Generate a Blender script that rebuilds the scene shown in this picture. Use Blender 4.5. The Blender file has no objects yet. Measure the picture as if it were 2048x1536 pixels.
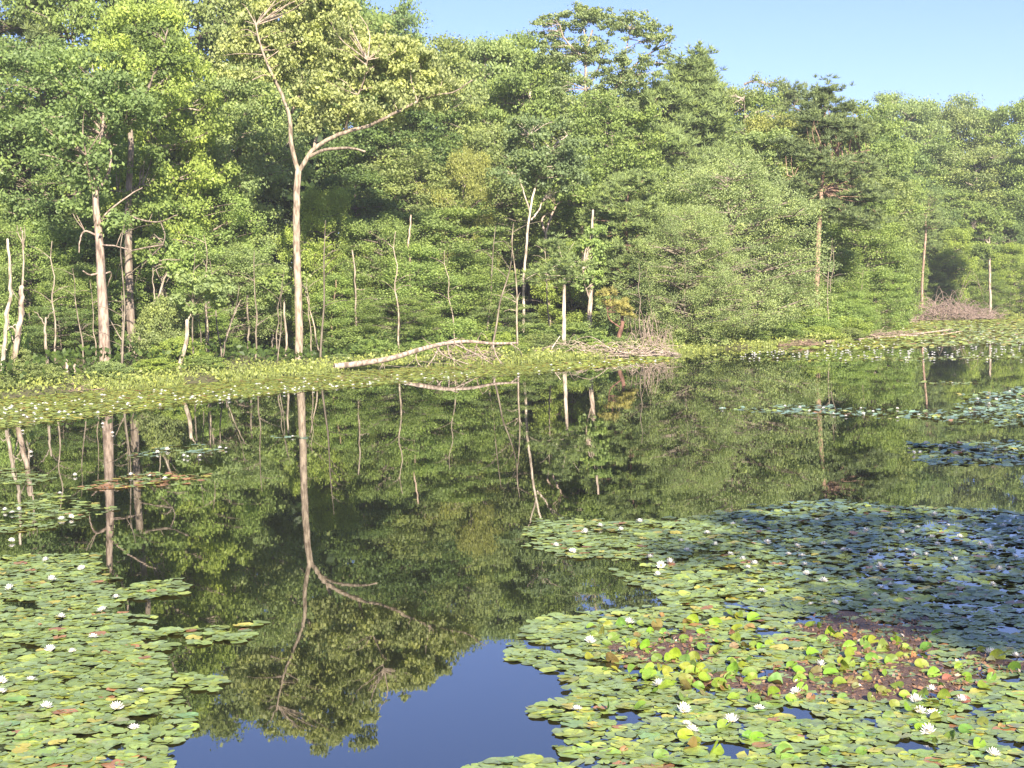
import bpy, math, random
import numpy as np
from mathutils import Vector, Matrix
random.seed(7); RNG = np.random.default_rng(7)
sc = bpy.context.scene
col = sc.collection
R = math.radians
# ------------------------------------------------------------------ camera
F = 3000.0                       # focal length in photo pixels (photo is 2048 x 1536)
CH = 3.7; PITCH = math.atan(178 / F); ROLL = 0.022
cx, cyc = 1024.0, 768.0
fw = Vector((0, math.cos(PITCH), -math.sin(PITCH)))
u0 = Vector((0, math.sin(PITCH), math.cos(PITCH)))
rt = Vector((1, 0, 0)) * math.cos(ROLL) - u0 * math.sin(ROLL)
up = u0 * math.cos(ROLL) + Vector((1, 0, 0)) * math.sin(ROLL)
cam = bpy.data.cameras.new('camera'); cam.sensor_width = 36; cam.lens = F / 2048 * 36
cam.clip_start = 0.1; cam.clip_end = 3000
co = bpy.data.objects.new('camera', cam); col.objects.link(co); sc.camera = co
m = Matrix((( rt.x, up.x, -fw.x, 0), (rt.y, up.y, -fw.y, 0), (rt.z, up.z, -fw.z, CH), (0, 0, 0, 1)))
co.matrix_world = m
# ------------------------------------------------------------------ sky and sun
SUN_EL, SUN_AZ = 28.0, 168.0     # azimuth clockwise from +Y
w = bpy.data.worlds.new('World'); sc.world = w; w.use_nodes = True
nt = w.node_tree; bg = nt.nodes['Background']
sky = nt.nodes.new('ShaderNodeTexSky'); sky.sky_type = 'NISHITA'; sky.sun_disc = False
sky.sun_elevation = R(SUN_EL); sky.sun_rotation = R(SUN_AZ)
sky.air_density = 0.7; sky.dust_density = 0.5; sky.ozone_density = 1.0
tint = nt.nodes.new('ShaderNodeMix'); tint.data_type = 'RGBA'; tint.blend_type = 'MULTIPLY'; tint.inputs[0].default_value = 1.0
tint.inputs[7].default_value = (.77, .79, 1.10, 1)
nt.links.new(sky.outputs[0], tint.inputs[6]); nt.links.new(tint.outputs[2], bg.inputs[0]); bg.inputs[1].default_value = 0.077
sl = bpy.data.lights.new('sun', 'SUN'); sl.energy = 5.0; sl.angle = R(0.5); sl.color = (1.0, 0.91, 0.76)
so = bpy.data.objects.new('sun', sl); col.objects.link(so)
SD = Vector((math.sin(R(SUN_AZ)) * math.cos(R(SUN_EL)), math.cos(R(SUN_AZ)) * math.cos(R(SUN_EL)), math.sin(R(SUN_EL))))
so.rotation_euler = SD.to_track_quat('Z', 'Y').to_euler(); so.location = SD * 100
sc.view_settings.view_transform = 'Standard'; sc.view_settings.look = 'None'
sc.view_settings.exposure = 1.56; sc.view_settings.gamma = 1.0
sc.render.engine = 'CYCLES'
cy = sc.cycles
cy.max_bounces = 6; cy.diffuse_bounces = 3; cy.glossy_bounces = 3; cy.transmission_bounces = 3
cy.sample_clamp_indirect = 6.0; cy.use_denoising = True; cy.caustics_reflective = False; cy.caustics_refractive = False
sc.render.filter_size = 1.6

# ------------------------------------------------------------------ pixel <-> place
def ray(px, py):
    return rt * ((px - cx) / F) - up * ((py - cyc) / F) + fw
def at(px, py, Y):
    d = ray(px, py); t = Y / d.y
    return Vector((d.x * t, Y, CH + d.z * t))
def onz(px, py, z=0.0):
    d = ray(px, py); t = (z - CH) / d.z
    return Vector((d.x * t, d.y * t, z))
def proj(P):
    P = np.asarray(P, float) - np.array([0, 0, CH])
    zf = P @ np.array(fw)
    return np.stack([cx + F * (P @ np.array(rt)) / zf, cyc - F * (P @ np.array(up)) / zf], -1)
def px2m(Y): return Y / F

# ------------------------------------------------------------------ shoreline and terrain
SH_PX = [(-500, 850), (0, 800), (200, 780), (400, 765), (600, 748), (700, 740), (850, 731), (1000, 726), (1100, 722), (1330, 708),
         (1450, 698), (1600, 690), (1700, 684), (1735, 662), (1775, 641), (1900, 634), (2048, 630), (2500, 622)]
SH = np.array([onz(a, b)[:2] for a, b in SH_PX])
SH = np.vstack([[-200, 30], SH, [400, 175]])
def yshore(x): return np.interp(x, SH[:, 0], SH[:, 1])
def lump(x, y):
    return (np.sin(x * .31 + y * .17) + np.sin(x * .13 - y * .23 + 2) + np.sin(x * .71 + 1.3) * .5 + np.sin(y * .57 + x * .2) * .5)
def gz(x, y):
    x = np.asarray(x, float); y = np.asarray(y, float)
    d = (y - yshore(x)) * 0.8
    h = np.where(d < 0, np.maximum(-0.6, d * 0.25), 0.22 * np.clip(d / 1.2, 0, 1) + 0.05 * np.clip(d - 1, 0, 60))
    h = h + np.clip(d / 6, 0, 1) * lump(x, y) * 0.12
    near = np.clip((7 - y) / 6, 0, 1)
    side = np.clip((x - 0.40 * y - 4.5) / 4, 0, 1) * np.clip((34 - y) / 6, 0, 1)
    return np.where(y < 40, -0.6 + np.maximum(near, side * .8) * 2.4, h)

# ------------------------------------------------------------------ materials
def newmat(name):
    mt = bpy.data.materials.new(name); mt.use_nodes = True
    n = mt.node_tree; n.nodes.clear(); o = n.nodes.new('ShaderNodeOutputMaterial')
    return mt, n, o
def N(n, t, **k):
    x = n.nodes.new(t)
    for a, b in k.items(): setattr(x, a, b)
    return x
def mathn(n, op, a, b=None):
    x = N(n, 'ShaderNodeMath', operation=op)
    for i, v in enumerate((a, b)):
        if v is None: continue
        if isinstance(v, (int, float)): x.inputs[i].default_value = v
        else: n.links.new(v, x.inputs[i])
    return x.outputs[0]
def mixc(n, fac, a, b, mode='MIX'):
    x = N(n, 'ShaderNodeMix', data_type='RGBA', blend_type=mode)
    for i, v in ((0, fac), (6, a), (7, b)):
        if isinstance(v, (int, float)): x.inputs[i].default_value = v
        elif isinstance(v, tuple): x.inputs[i].default_value = (*v, 1) if len(v) == 3 else v
        else: n.links.new(v, x.inputs[i])
    return x.outputs[2]
def leafmat(name, trans=0.34, gloss=0.012, hue=(1.25, 1.12, .72)):
    mt, n, o = newmat(name)
    oi = N(n, 'ShaderNodeObjectInfo'); at_ = N(n, 'ShaderNodeAttribute', attribute_name='rnd')
    r = at_.outputs['Fac']
    yel = mixc(n, 1.0, oi.outputs['Color'], hue, 'MULTIPLY')
    c = mixc(n, mathn(n, 'MULTIPLY', mathn(n, 'POWER', r, 2.0), .9), oi.outputs['Color'], yel)
    k = mathn(n, 'ADD', mathn(n, 'MULTIPLY', r, .5), .74)
    c = mixc(n, 1.0, c, k, 'MULTIPLY')
    df = N(n, 'ShaderNodeBsdfDiffuse'); tr = N(n, 'ShaderNodeBsdfTranslucent'); gl = N(n, 'ShaderNodeBsdfGlossy')
    gl.inputs['Roughness'].default_value = .45; gl.inputs[0].default_value = (1, 1, 1, 1)
    n.links.new(c, df.inputs[0]); tc = mixc(n, 1.0, c, (1.3, 1.5, .55), 'MULTIPLY'); n.links.new(tc, tr.inputs[0])
    a = N(n, 'ShaderNodeMixShader'); a.inputs[0].default_value = trans
    n.links.new(df.outputs[0], a.inputs[1]); n.links.new(tr.outputs[0], a.inputs[2])
    b = N(n, 'ShaderNodeMixShader'); b.inputs[0].default_value = gloss
    n.links.new(a.outputs[0], b.inputs[1]); n.links.new(gl.outputs[0], b.inputs[2]); n.links.new(b.outputs[0], o.inputs[0])
    return mt
LEAF = leafmat('leaf'); NEEDLE = leafmat('needle', trans=.18, gloss=.012, hue=(1.2, 1.1, .6)); GRASS = leafmat('grass', trans=.4)
def barkmat():
    mt, n, o = newmat('bark')
    p = N(n, 'ShaderNodeBsdfPrincipled'); oi = N(n, 'ShaderNodeObjectInfo'); tc = N(n, 'ShaderNodeTexCoord')
    mp = N(n, 'ShaderNodeMapping'); mp.inputs['Scale'].default_value = (5, 5, 1.4)
    n.links.new(tc.outputs['Object'], mp.inputs[0])
    nz = N(n, 'ShaderNodeTexNoise'); nz.inputs['Scale'].default_value = 1.5; nz.inputs['Detail'].default_value = 6
    n.links.new(mp.outputs[0], nz.inputs['Vector'])
    cr = N(n, 'ShaderNodeValToRGB'); cr.color_ramp.elements[0].position = .35; cr.color_ramp.elements[0].color = (.38, .33, .30, 1)
    cr.color_ramp.elements[1].position = .62; cr.color_ramp.elements[1].color = (1.15, 1.1, 1.05, 1)
    n.links.new(nz.outputs[0], cr.inputs[0])
    n.links.new(mixc(n, 1.0, oi.outputs['Color'], cr.outputs[0], 'MULTIPLY'), p.inputs['Base Color'])
    p.inputs['Roughness'].default_value = .85
    bp = N(n, 'ShaderNodeBump'); bp.inputs['Strength'].default_value = .5; bp.inputs['Distance'].default_value = .05
    n.links.new(nz.outputs[0], bp.inputs['Height']); n.links.new(bp.outputs[0], p.inputs['Normal'])
    n.links.new(p.outputs[0], o.inputs[0]); return mt
BARK = barkmat()
def padmat(name, attr):
    mt, n, o = newmat(name)
    p = N(n, 'ShaderNodeBsdfPrincipled'); tc = N(n, 'ShaderNodeTexCoord')
    if attr: base = N(n, 'ShaderNodeAttribute', attribute_name='col').outputs['Color']
    else: base = N(n, 'ShaderNodeObjectInfo').outputs['Color']
    g = N(n, 'ShaderNodeNewGeometry')
    nz = N(n, 'ShaderNodeTexNoise'); nz.inputs['Scale'].default_value = 22; nz.inputs['Detail'].default_value = 5
    n.links.new(g.outputs['Position'], nz.inputs['Vector'])
    k = mathn(n, 'ADD', mathn(n, 'MULTIPLY', nz.outputs[0], .9), .55)
    c = mixc(n, 1.0, base, k, 'MULTIPLY')
    nz2 = N(n, 'ShaderNodeTexNoise'); nz2.inputs['Scale'].default_value = 60; nz2.inputs['Detail'].default_value = 2
    n.links.new(g.outputs['Position'], nz2.inputs['Vector'])
    f = mathn(n, 'MULTIPLY', mathn(n, 'GREATER_THAN', nz2.outputs[0], .66), .6)
    c = mixc(n, f, c, (.22, .13, .05))
    c = mixc(n, mathn(n, 'MULTIPLY', g.outputs['Backfacing'], .7), c, (.30, .16, .09))
    n.links.new(c, p.inputs['Base Color']); p.inputs['Roughness'].default_value = .38
    p.inputs['Specular IOR Level'].default_value = .7
    p.inputs['Coat Weight'].default_value = .12; p.inputs['Coat Roughness'].default_value = .22
    bp = N(n, 'ShaderNodeBump'); bp.inputs['Strength'].default_value = .35; bp.inputs['Distance'].default_value = .01
    n.links.new(nz.outputs[0], bp.inputs['Height']); n.links.new(bp.outputs[0], p.inputs['Normal'])
    tr = N(n, 'ShaderNodeBsdfTranslucent'); n.links.new(mixc(n, 1.0, c, (1.3, 1.5, .5), 'MULTIPLY'), tr.inputs[0])
    a = N(n, 'ShaderNodeMixShader'); a.inputs[0].default_value = .12 if attr or name == 'pad' else .35
    n.links.new(p.outputs[0], a.inputs[1]); n.links.new(tr.outputs[0], a.inputs[2]); n.links.new(a.outputs[0], o.inputs[0])
    return mt
PAD = padmat('pad', False); PADS = padmat('pads', True); ERECT = padmat('erect_leaf', False)
for _n in ERECT.node_tree.nodes:
    if _n.type == 'BSDF_PRINCIPLED': _n.inputs['Coat Weight'].default_value = 0; _n.inputs['Specular IOR Level'].default_value = .3; _n.inputs['Roughness'].default_value = .5
def plainmat(name, c, rough=.8, noise=None, scale=3, c2=None, bump=0, dist=.05):
    mt, n, o = newmat(name); p = N(n, 'ShaderNodeBsdfPrincipled'); p.inputs['Roughness'].default_value = rough
    if c2:
        g = N(n, 'ShaderNodeNewGeometry'); nz = N(n, 'ShaderNodeTexNoise'); nz.inputs['Scale'].default_value = scale; nz.inputs['Detail'].default_value = 8
        nz.inputs['Roughness'].default_value = .65
        n.links.new(g.outputs['Position'], nz.inputs['Vector'])
        mr = N(n, 'ShaderNodeMapRange'); mr.inputs[1].default_value = .35; mr.inputs[2].default_value = .65; n.links.new(nz.outputs[0], mr.inputs[0])
        n.links.new(mixc(n, mr.outputs[0], c, c2), p.inputs['Base Color'])
        if bump:
            bp = N(n, 'ShaderNodeBump'); bp.inputs['Strength'].default_value = bump; bp.inputs['Distance'].default_value = dist
            n.links.new(nz.outputs[0], bp.inputs['Height']); n.links.new(bp.outputs[0], p.inputs['Normal'])
    else: p.inputs['Base Color'].default_value = (*c, 1)
    n.links.new(p.outputs[0], o.inputs[0]); return mt
GROUND = plainmat('earth', (.10, .075, .045), c2=(.11, .12, .04), scale=.9, bump=.6)
MUD = plainmat('mud', (.075, .042, .028), .5, c2=(.20, .125, .085), scale=28, bump=1.0, dist=.03)
PETAL = plainmat('petal', (.85, .83, .78), .5); STAMEN = plainmat('stamen', (.75, .45, .04), .6)
def watermat():
    mt, n, o = newmat('water')
    g = N(n, 'ShaderNodeNewGeometry')
    nz = N(n, 'ShaderNodeTexNoise'); nz.inputs['Scale'].default_value = 1.1; nz.inputs['Detail'].default_value = 3
    n.links.new(g.outputs['Position'], nz.inputs['Vector'])
    bp = N(n, 'ShaderNodeBump'); bp.inputs['Strength'].default_value = 1; bp.inputs['Distance'].default_value = .0006
    n.links.new(nz.outputs[0], bp.inputs['Height'])
    df = N(n, 'ShaderNodeBsdfDiffuse'); df.inputs[0].default_value = (.010, .012, .007, 1)
    gl = N(n, 'ShaderNodeBsdfGlossy'); gl.inputs[0].default_value = (1, 1, 1, 1); gl.inputs['Roughness'].default_value = .012
    fr = N(n, 'ShaderNodeFresnel'); fr.inputs[0].default_value = 2.45
    n.links.new(bp.outputs[0], gl.inputs['Normal'])
    a = N(n, 'ShaderNodeMixShader'); n.links.new(fr.outputs[0], a.inputs[0])
    n.links.new(df.outputs[0], a.inputs[1]); n.links.new(gl.outputs[0], a.inputs[2]); n.links.new(a.outputs[0], o.inputs[0])
    return mt
WATER = watermat()

# ------------------------------------------------------------------ mesh helpers
def mesh(name, V, Q=None, T=None, rnd=None, mats=(), smooth=False, fcol=None):
    V = np.asarray(V, np.float32); me = bpy.data.meshes.new(name)
    Q = np.zeros((0, 4), np.int32) if Q is None else np.asarray(Q, np.int32).reshape(-1, 4)
    T = np.zeros((0, 3), np.int32) if T is None else np.asarray(T, np.int32).reshape(-1, 3)
    me.vertices.add(len(V)); me.vertices.foreach_set('co', V.ravel())
    nl = len(Q) * 4 + len(T) * 3; me.loops.add(nl); me.polygons.add(len(Q) + len(T))
    me.loops.foreach_set('vertex_index', np.concatenate([Q.ravel(), T.ravel()]).astype(np.int32))
    ls = np.concatenate([np.arange(len(Q)) * 4, len(Q) * 4 + np.arange(len(T)) * 3]).astype(np.int32)
    lt = np.concatenate([np.full(len(Q), 4), np.full(len(T), 3)]).astype(np.int32)
    me.polygons.foreach_set('loop_start', ls); me.polygons.foreach_set('loop_total', lt)
    if smooth: me.polygons.foreach_set('use_smooth', np.ones(len(ls), bool))
    if rnd is not None:
        a = me.attributes.new('rnd', 'FLOAT', 'FACE'); a.data.foreach_set('value', np.asarray(rnd, np.float32))
    if fcol is not None:
        a = me.attributes.new('col', 'FLOAT_COLOR', 'FACE')
        c4 = np.ones((len(ls), 4), np.float32); c4[:, :3] = fcol; a.data.foreach_set('color', c4.ravel())
    for x in mats: me.materials.append(x)
    me.update(calc_edges=True); me.validate()
    return me
def link(name, me, parent=None, color=None, loc=None):
    o = bpy.data.objects.new(name, me); col.objects.link(o)
    if parent: o.parent = parent
    if color is not None: o.color = (*color, 1)
    if loc is not None: o.location = loc
    return o
def tag(o, label=None, cat=None, group=None, kind=None):
    if label: o['label'] = label
    if cat: o['category'] = cat
    if group: o['group'] = group
    if kind: o['kind'] = kind
    return o
class Wood:
    def __init__(s): s.V = []; s.Q = []; s.n = 0
    def tube(s, pts, r0, r1, k=6, jitter=0.0, rad=None):
        pts = np.asarray([tuple(p) for p in pts], float); m_ = len(pts)
        rr = np.linspace(r0, r1, m_) if rad is None else np.asarray(rad)
        t = np.gradient(pts, axis=0); t /= np.linalg.norm(t, axis=1)[:, None] + 1e-9
        ref = np.array([0.3, 1, 0.1]) if abs(t[0][2]) > .7 else np.array([0, 0, 1.])
        a = np.cross(t, ref); a /= np.linalg.norm(a, axis=1)[:, None] + 1e-9; b = np.cross(t, a)
        th = np.arange(k) / k * 2 * math.pi
        ring = pts[:, None, :] + rr[:, None, None] * (np.cos(th)[None, :, None] * a[:, None, :] + np.sin(th)[None, :, None] * b[:, None, :])
        i = np.arange(m_ - 1)[:, None] * k; j = np.arange(k)[None, :]; j2 = (j + 1) % k
        q = np.stack([i + j, i + j2, i + k + j2, i + k + j], -1).reshape(-1, 4) + s.n
        s.V.append(ring.reshape(-1, 3)); s.Q.append(q); s.n += m_ * k
        # end cap
        s.V.append(pts[-1][None] + t[-1] * rr[-1] * .6); c = s.n; s.n += 1
        base = c - k
        s.Q.append(np.array([[base + x, base + (x + 1) % k, c, c] for x in range(k)]))
    def build(s, name, mats=(BARK,)):
        V = np.vstack(s.V); Q = np.vstack(s.Q)
        d = Q[:, 2] == Q[:, 3]
        return mesh(name, V, Q[~d], Q[d][:, :3], mats=mats, smooth=True)
def smooth_path(pts, n):
    pts = np.asarray([tuple(p) for p in pts], float)
    if len(pts) < 3: return np.array([pts[0] + (pts[-1] - pts[0]) * t for t in np.linspace(0, 1, n)])
    P = np.vstack([2 * pts[0] - pts[1], pts, 2 * pts[-1] - pts[-2]]); out = []
    seg = len(pts) - 1
    for u in np.linspace(0, seg - 1e-6, n):
        i = int(u); t = u - i; p0, p1, p2, p3 = P[i:i + 4]
        out.append(.5 * ((2 * p1) + (-p0 + p2) * t + (2 * p0 - 5 * p1 + 4 * p2 - p3) * t * t + (-p0 + 3 * p1 - 3 * p2 + p3) * t ** 3))
    return np.array(out)
def unit(v): return v / (np.linalg.norm(v, axis=-1, keepdims=True) + 1e-9)
def leafquads(P, Nrm, L, W, rng, axis=None):
    n = len(P)
    a = rng.normal(size=(n, 3)) if axis is None else axis
    Nrm = unit(Nrm); a = unit(a - (a * Nrm).sum(1)[:, None] * Nrm); b = np.cross(Nrm, a)
    L = np.asarray(L)[:, None]; W = np.asarray(W)[:, None]
    V = np.stack([P - a * L * .5, P + b * W * .5, P + a * L * .5, P - b * W * .5], 1).reshape(-1, 3)
    return V, np.arange(4 * n).reshape(-1, 4)
def clumps(C, Rd, n, size, rng, upb=.40, out=.6, droop=0, fat=.62):
    """C clump centres, Rd clump radii (k,3); n leaves per clump; size leaf length"""
    k = len(C); idx = np.repeat(np.arange(k), n)
    d = unit(rng.normal(size=(k * n, 3))); r = rng.random(k * n) ** .5 * (1 + .13 * np.abs(rng.normal(size=k * n)))
    # a little lobed unevenness in every clump
    P = C[idx] + d * r[:, None] * Rd[idx] * (1 + .25 * np.sin(d[:, :1] * 5 + idx[:, None]))
    nr = rng.normal(size=P.shape) * .8 + d * out; nr[:, 2] += upb
    s = size * (.7 + .6 * rng.random(len(P)))
    ax = None
    if droop: ax = rng.normal(size=P.shape) * .5; ax[:, 2] -= droop; nr[:, 2] -= upb * .8
    V, Q = leafquads(P, nr, s, s * fat, rng, ax)
    crn = rng.random(k)[idx] * .5 + rng.random(len(P)) * .5
    return V, Q, crn
def tufts(C, n, size, rng, width=.045):
    """pine needle tufts: needles radiate up and out from each shoot"""
    k = len(C); idx = np.repeat(np.arange(k), n)
    d = rng.normal(size=(k * n, 3)); d[:, 2] = np.abs(d[:, 2]) * .8 + .15; d = unit(d)
    s = size * (.7 + .5 * rng.random(k * n)); P = C[idx] + d * (s * .5)[:, None]
    nr = np.cross(d, rng.normal(size=d.shape))
    V, Q = leafquads(P, nr, s, s * width / .35, rng, d)
    return V, Q, rng.random(k)[idx] * .5 + rng.random(len(P)) * .5

# ------------------------------------------------------------------ tree prototypes (unit height 10 m, scaled when placed)
PROF = {
    'round': lambda t: math.sin(math.pi * (0.14 + .80 * t)) ** .5,
    'tall': lambda t: (math.sin(math.pi * (0.12 + .82 * t ** .9)) ** .55),
    'cone': lambda t: max(.12, (1 - t) ** .75) * min(1, .55 + t * 2.5),
    'vase': lambda t: (.35 + .65 * math.sin(math.pi * (.05 + .85 * t ** .7)) if t < .9 else .5),
    'under': lambda t: (1 - .55 * t ** 2.2) * (.88 + .10 * math.sin(t * 11 + 1)),
}
LK = 1.9; RK = 1.18
def proto(seed, H=10., cb=.25, Rw=3., prof='round', nl=26, sub=4, rc=.62, flat=.6, lpc=95, leaf=.11, style='leaf', tr=.14, tier=False, thin=1.0, droop=0):
    rng = np.random.default_rng(seed); wd = Wood(); pf = PROF[prof]
    xs = np.cumsum(rng.normal(0, .09, 7)); ys = np.cumsum(rng.normal(0, .09, 7)); xs -= xs[0]; ys -= ys[0]
    zs = np.linspace(0, H * .95, 7); tp = smooth_path(np.stack([xs, ys, zs], 1), 14)
    wd.tube(tp, tr, .02, 8)
    def trunk(z): return np.array([np.interp(z, zs, xs), np.interp(z, zs, ys), z])
    C = []; RR = []
    for i in range(nl):
        t = (i + rng.random() * .8) / nl; t = min(t, .99)
        if tier: t = t + rng.normal(0, .03); t = min(max(t, 0), .99)
        z = H * (cb + (1 - cb) * t * .93); az = i * 2.39996 + rng.normal(0, .35)
        rad = Rw * pf(t) * (.72 + .5 * rng.random()); rise = rad * (.28 if tier else .15 if style == 'pine' else .35) + rng.normal(0, .25)
        z0 = max(H * .08, z - rise * .8); s = trunk(z0)
        e = trunk(min(z, H * .93)) + np.array([math.cos(az) * rad, math.sin(az) * rad, 0]); e[2] = z + rng.normal(0, .12)
        mid = s + (e - s) * .5 + np.array([0, 0, rng.normal(.12, .15)])
        pth = smooth_path([s, mid, e], 6); br = .02 + .018 * rad
        wd.tube(pth, br, .012, 4)
        C.append(e); RR.append(rc * (.75 + .5 * rng.random()))
        for j in range(sub):
            u = .35 + .6 * rng.random(); q = pth[int(u * 5)]
            dirn = (e - s) / (np.linalg.norm(e - s) + 1e-6); side = np.cross(dirn, [0, 0, 1]) * rng.choice([-1, 1])
            ln = rad * (.2 + .35 * rng.random()) + .15
            ee = q + side * ln + dirn * ln * .6 + np.array([0, 0, rng.normal(.08, .18)])
            wd.tube([q, (q + ee) / 2 + [0, 0, .05], ee], br * .5, .008, 3)
            C.append(ee); RR.append(rc * (.6 + .6 * rng.random()))
    for _ in range(10 if style == 'leaf' else 2):
        a = rng.uniform(0, 6.28); q = Rw * .45 * math.sqrt(rng.random()); C.append(trunk(H * .95) + [math.cos(a) * q, math.sin(a) * q, -q * .5 + .1]); RR.append(rc * .9)
    C = np.array(C); RR = np.array(RR)
    keep = rng.random(len(C)) < thin; C = C[keep]; RR = RR[keep]
    Rd = np.stack([RR, RR, RR * flat], 1)
    if style == 'leaf':
        V, Q, rn = clumps(C, Rd * RK, int(lpc * LK), leaf * 1.05, rng, droop=droop)
    else:
        nt_ = 16; idx = np.repeat(np.arange(len(C)), nt_)
        TC = C[idx] + rng.normal(size=(len(idx), 3)) * Rd[idx] * .55
        V, Q, rn = tufts(TC, 22, leaf, rng)
    V[:, 2] = np.maximum(V[:, 2], .05)
    return wd.build('trunk'), mesh('crown', V, Q, rnd=rn, mats=(NEEDLE if style == 'pine' else LEAF,)), Rw * 1.12
P = {
    'broad0': proto(1, cb=.32, Rw=2.6, prof='round', nl=34, sub=6, lpc=115, rc=.52, flat=.5),
    'broad1': proto(2, cb=.25, Rw=2.4, prof='round', nl=38, sub=5, lpc=120, rc=.48, flat=.5),
    'broad2': proto(3, cb=.40, Rw=2.7, prof='round', nl=30, sub=7, lpc=110, rc=.5, flat=.5),
    'broad3': proto(4, cb=.22, Rw=2.2, prof='round', nl=40, sub=5, lpc=115, rc=.45, flat=.55),
    'airy0': proto(5, cb=.40, Rw=3.3, prof='vase', nl=24, sub=5, lpc=70, rc=.5, thin=.75),
    'airy1': proto(6, cb=.45, Rw=3.0, prof='round', nl=20, sub=5, lpc=70, rc=.45, thin=.7),
    'under0': proto(7, cb=.10, Rw=3.6, prof='under', nl=40, sub=4, rc=.58, flat=.75, lpc=125, leaf=.12, tier=True, tr=.06),
    'under1': proto(8, cb=.06, Rw=3.2, prof='under', nl=38, sub=4, rc=.58, flat=.75, lpc=125, leaf=.12, tier=True, tr=.06),
    'under2': proto(9, cb=.15, Rw=3.9, prof='tall', nl=34, sub=5, rc=.58, flat=.7, lpc=115, leaf=.12, tr=.06),
    'under3': proto(10, cb=.34, Rw=3.0, prof='round', nl=26, sub=4, rc=.55, flat=.6, lpc=110, leaf=.12, tier=True, tr=.055, thin=.85),
    'feather': proto(11, cb=.04, Rw=4.0, prof='round', nl=64, sub=7, rc=.55, flat=.7, lpc=95, leaf=.085, droop=.35, tr=.08),
    'pine0': proto(12, cb=.22, Rw=2.5, prof='cone', nl=44, sub=5, rc=.55, flat=.6, lpc=108, leaf=.26, style='pine', tr=.11),
    'pine1': proto(13, cb=.40, Rw=2.3, prof='tall', nl=30, sub=5, rc=.5, flat=.45, lpc=99, leaf=.24, style='pine', tr=.12),
    'pine2': proto(14, cb=.12, Rw=2.2, prof='tall', nl=40, sub=4, rc=.5, flat=.6, lpc=108, leaf=.30, style='pine', tr=.12),
    'shrub0': proto(15, cb=.02, Rw=6.0, prof='round', nl=26, sub=5, rc=1.2, flat=.8, lpc=90, leaf=.42, tr=.10),
    'shrub1': proto(16, cb=.02, Rw=5.0, prof='round', nl=24, sub=4, rc=1.2, flat=.7, lpc=70, leaf=.45, tr=.10),
}
GREY = (.24, .205, .165); PALE = (.36, .31, .25); BROWN = (.17, .11, .08); PINEB = (.24, .15, .11)
def place(kind, px, top, Y, wpx, color, label, cat='tree', name=None, group=None, bark=GREY, rot=None, zoff=0.):
    x = at(px, 700, Y).x; z0 = float(gz(x, Y)) - .1 + zoff
    H = at(px, top, Y).z - z0
    tr_, cr_, rw = P[kind]
    W = wpx * 1.15 * px2m(Y) / 2 / rw; sz = H / 10.2
    W = min(max(W, sz * .35), sz * 2.2)
    nm = name or ('pine_tree' if kind.startswith('pine') else 'shrub' if kind.startswith('shrub') else 'broadleaf_tree')
    e = bpy.data.objects.new(nm, None); e.empty_display_size = .5; col.objects.link(e)
    e.location = (x, Y, z0); e.scale = (W, W, sz); e.rotation_euler.z = rng_.random() * 6.28 if rot is None else rot
    tag(e, label, cat, group)
    link('trunk' if not nm == 'shrub' else 'stems', tr_, e, bark); link('crown' if nm != 'shrub' else 'foliage', cr_, e, color)
    return e
rng_ = np.random.default_rng(99)

# ------------------------------------------------------------------ ground and water
def ground():
    xs = np.unique(np.concatenate([np.linspace(-400, -60, 12), np.arange(-60, 110, 1.3), np.linspace(110, 400, 12)]))
    ys = np.unique(np.concatenate([np.linspace(-100, 0, 10), np.linspace(0, 40, 20), np.arange(40, 230, 1.3), np.linspace(230, 600, 20)]))
    X, Y = np.meshgrid(xs, ys); Z = gz(X, Y)
    V = np.stack([X, Y, Z], -1).reshape(-1, 3); nx = len(xs); ny = len(ys)
    i = np.arange(ny - 1)[:, None] * nx + np.arange(nx - 1)[None]; Q = np.stack([i, i + 1, i + nx + 1, i + nx], -1).reshape(-1, 4)
    o = link('ground', mesh('ground', V, Q, mats=(GROUND,), smooth=True)); tag(o, 'brown and green earth of the pond bank under the trees', 'ground', kind='structure')
ground()
wv = [(-390, -20, 0), (390, -20, 0), (390, 400, 0), (-390, 400, 0)]
o = link('water', mesh('water', wv, [[0, 1, 2, 3]], mats=(WATER,))); tag(o, 'dark still pond water reflecting trees and blue sky', 'water', kind='structure')

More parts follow.
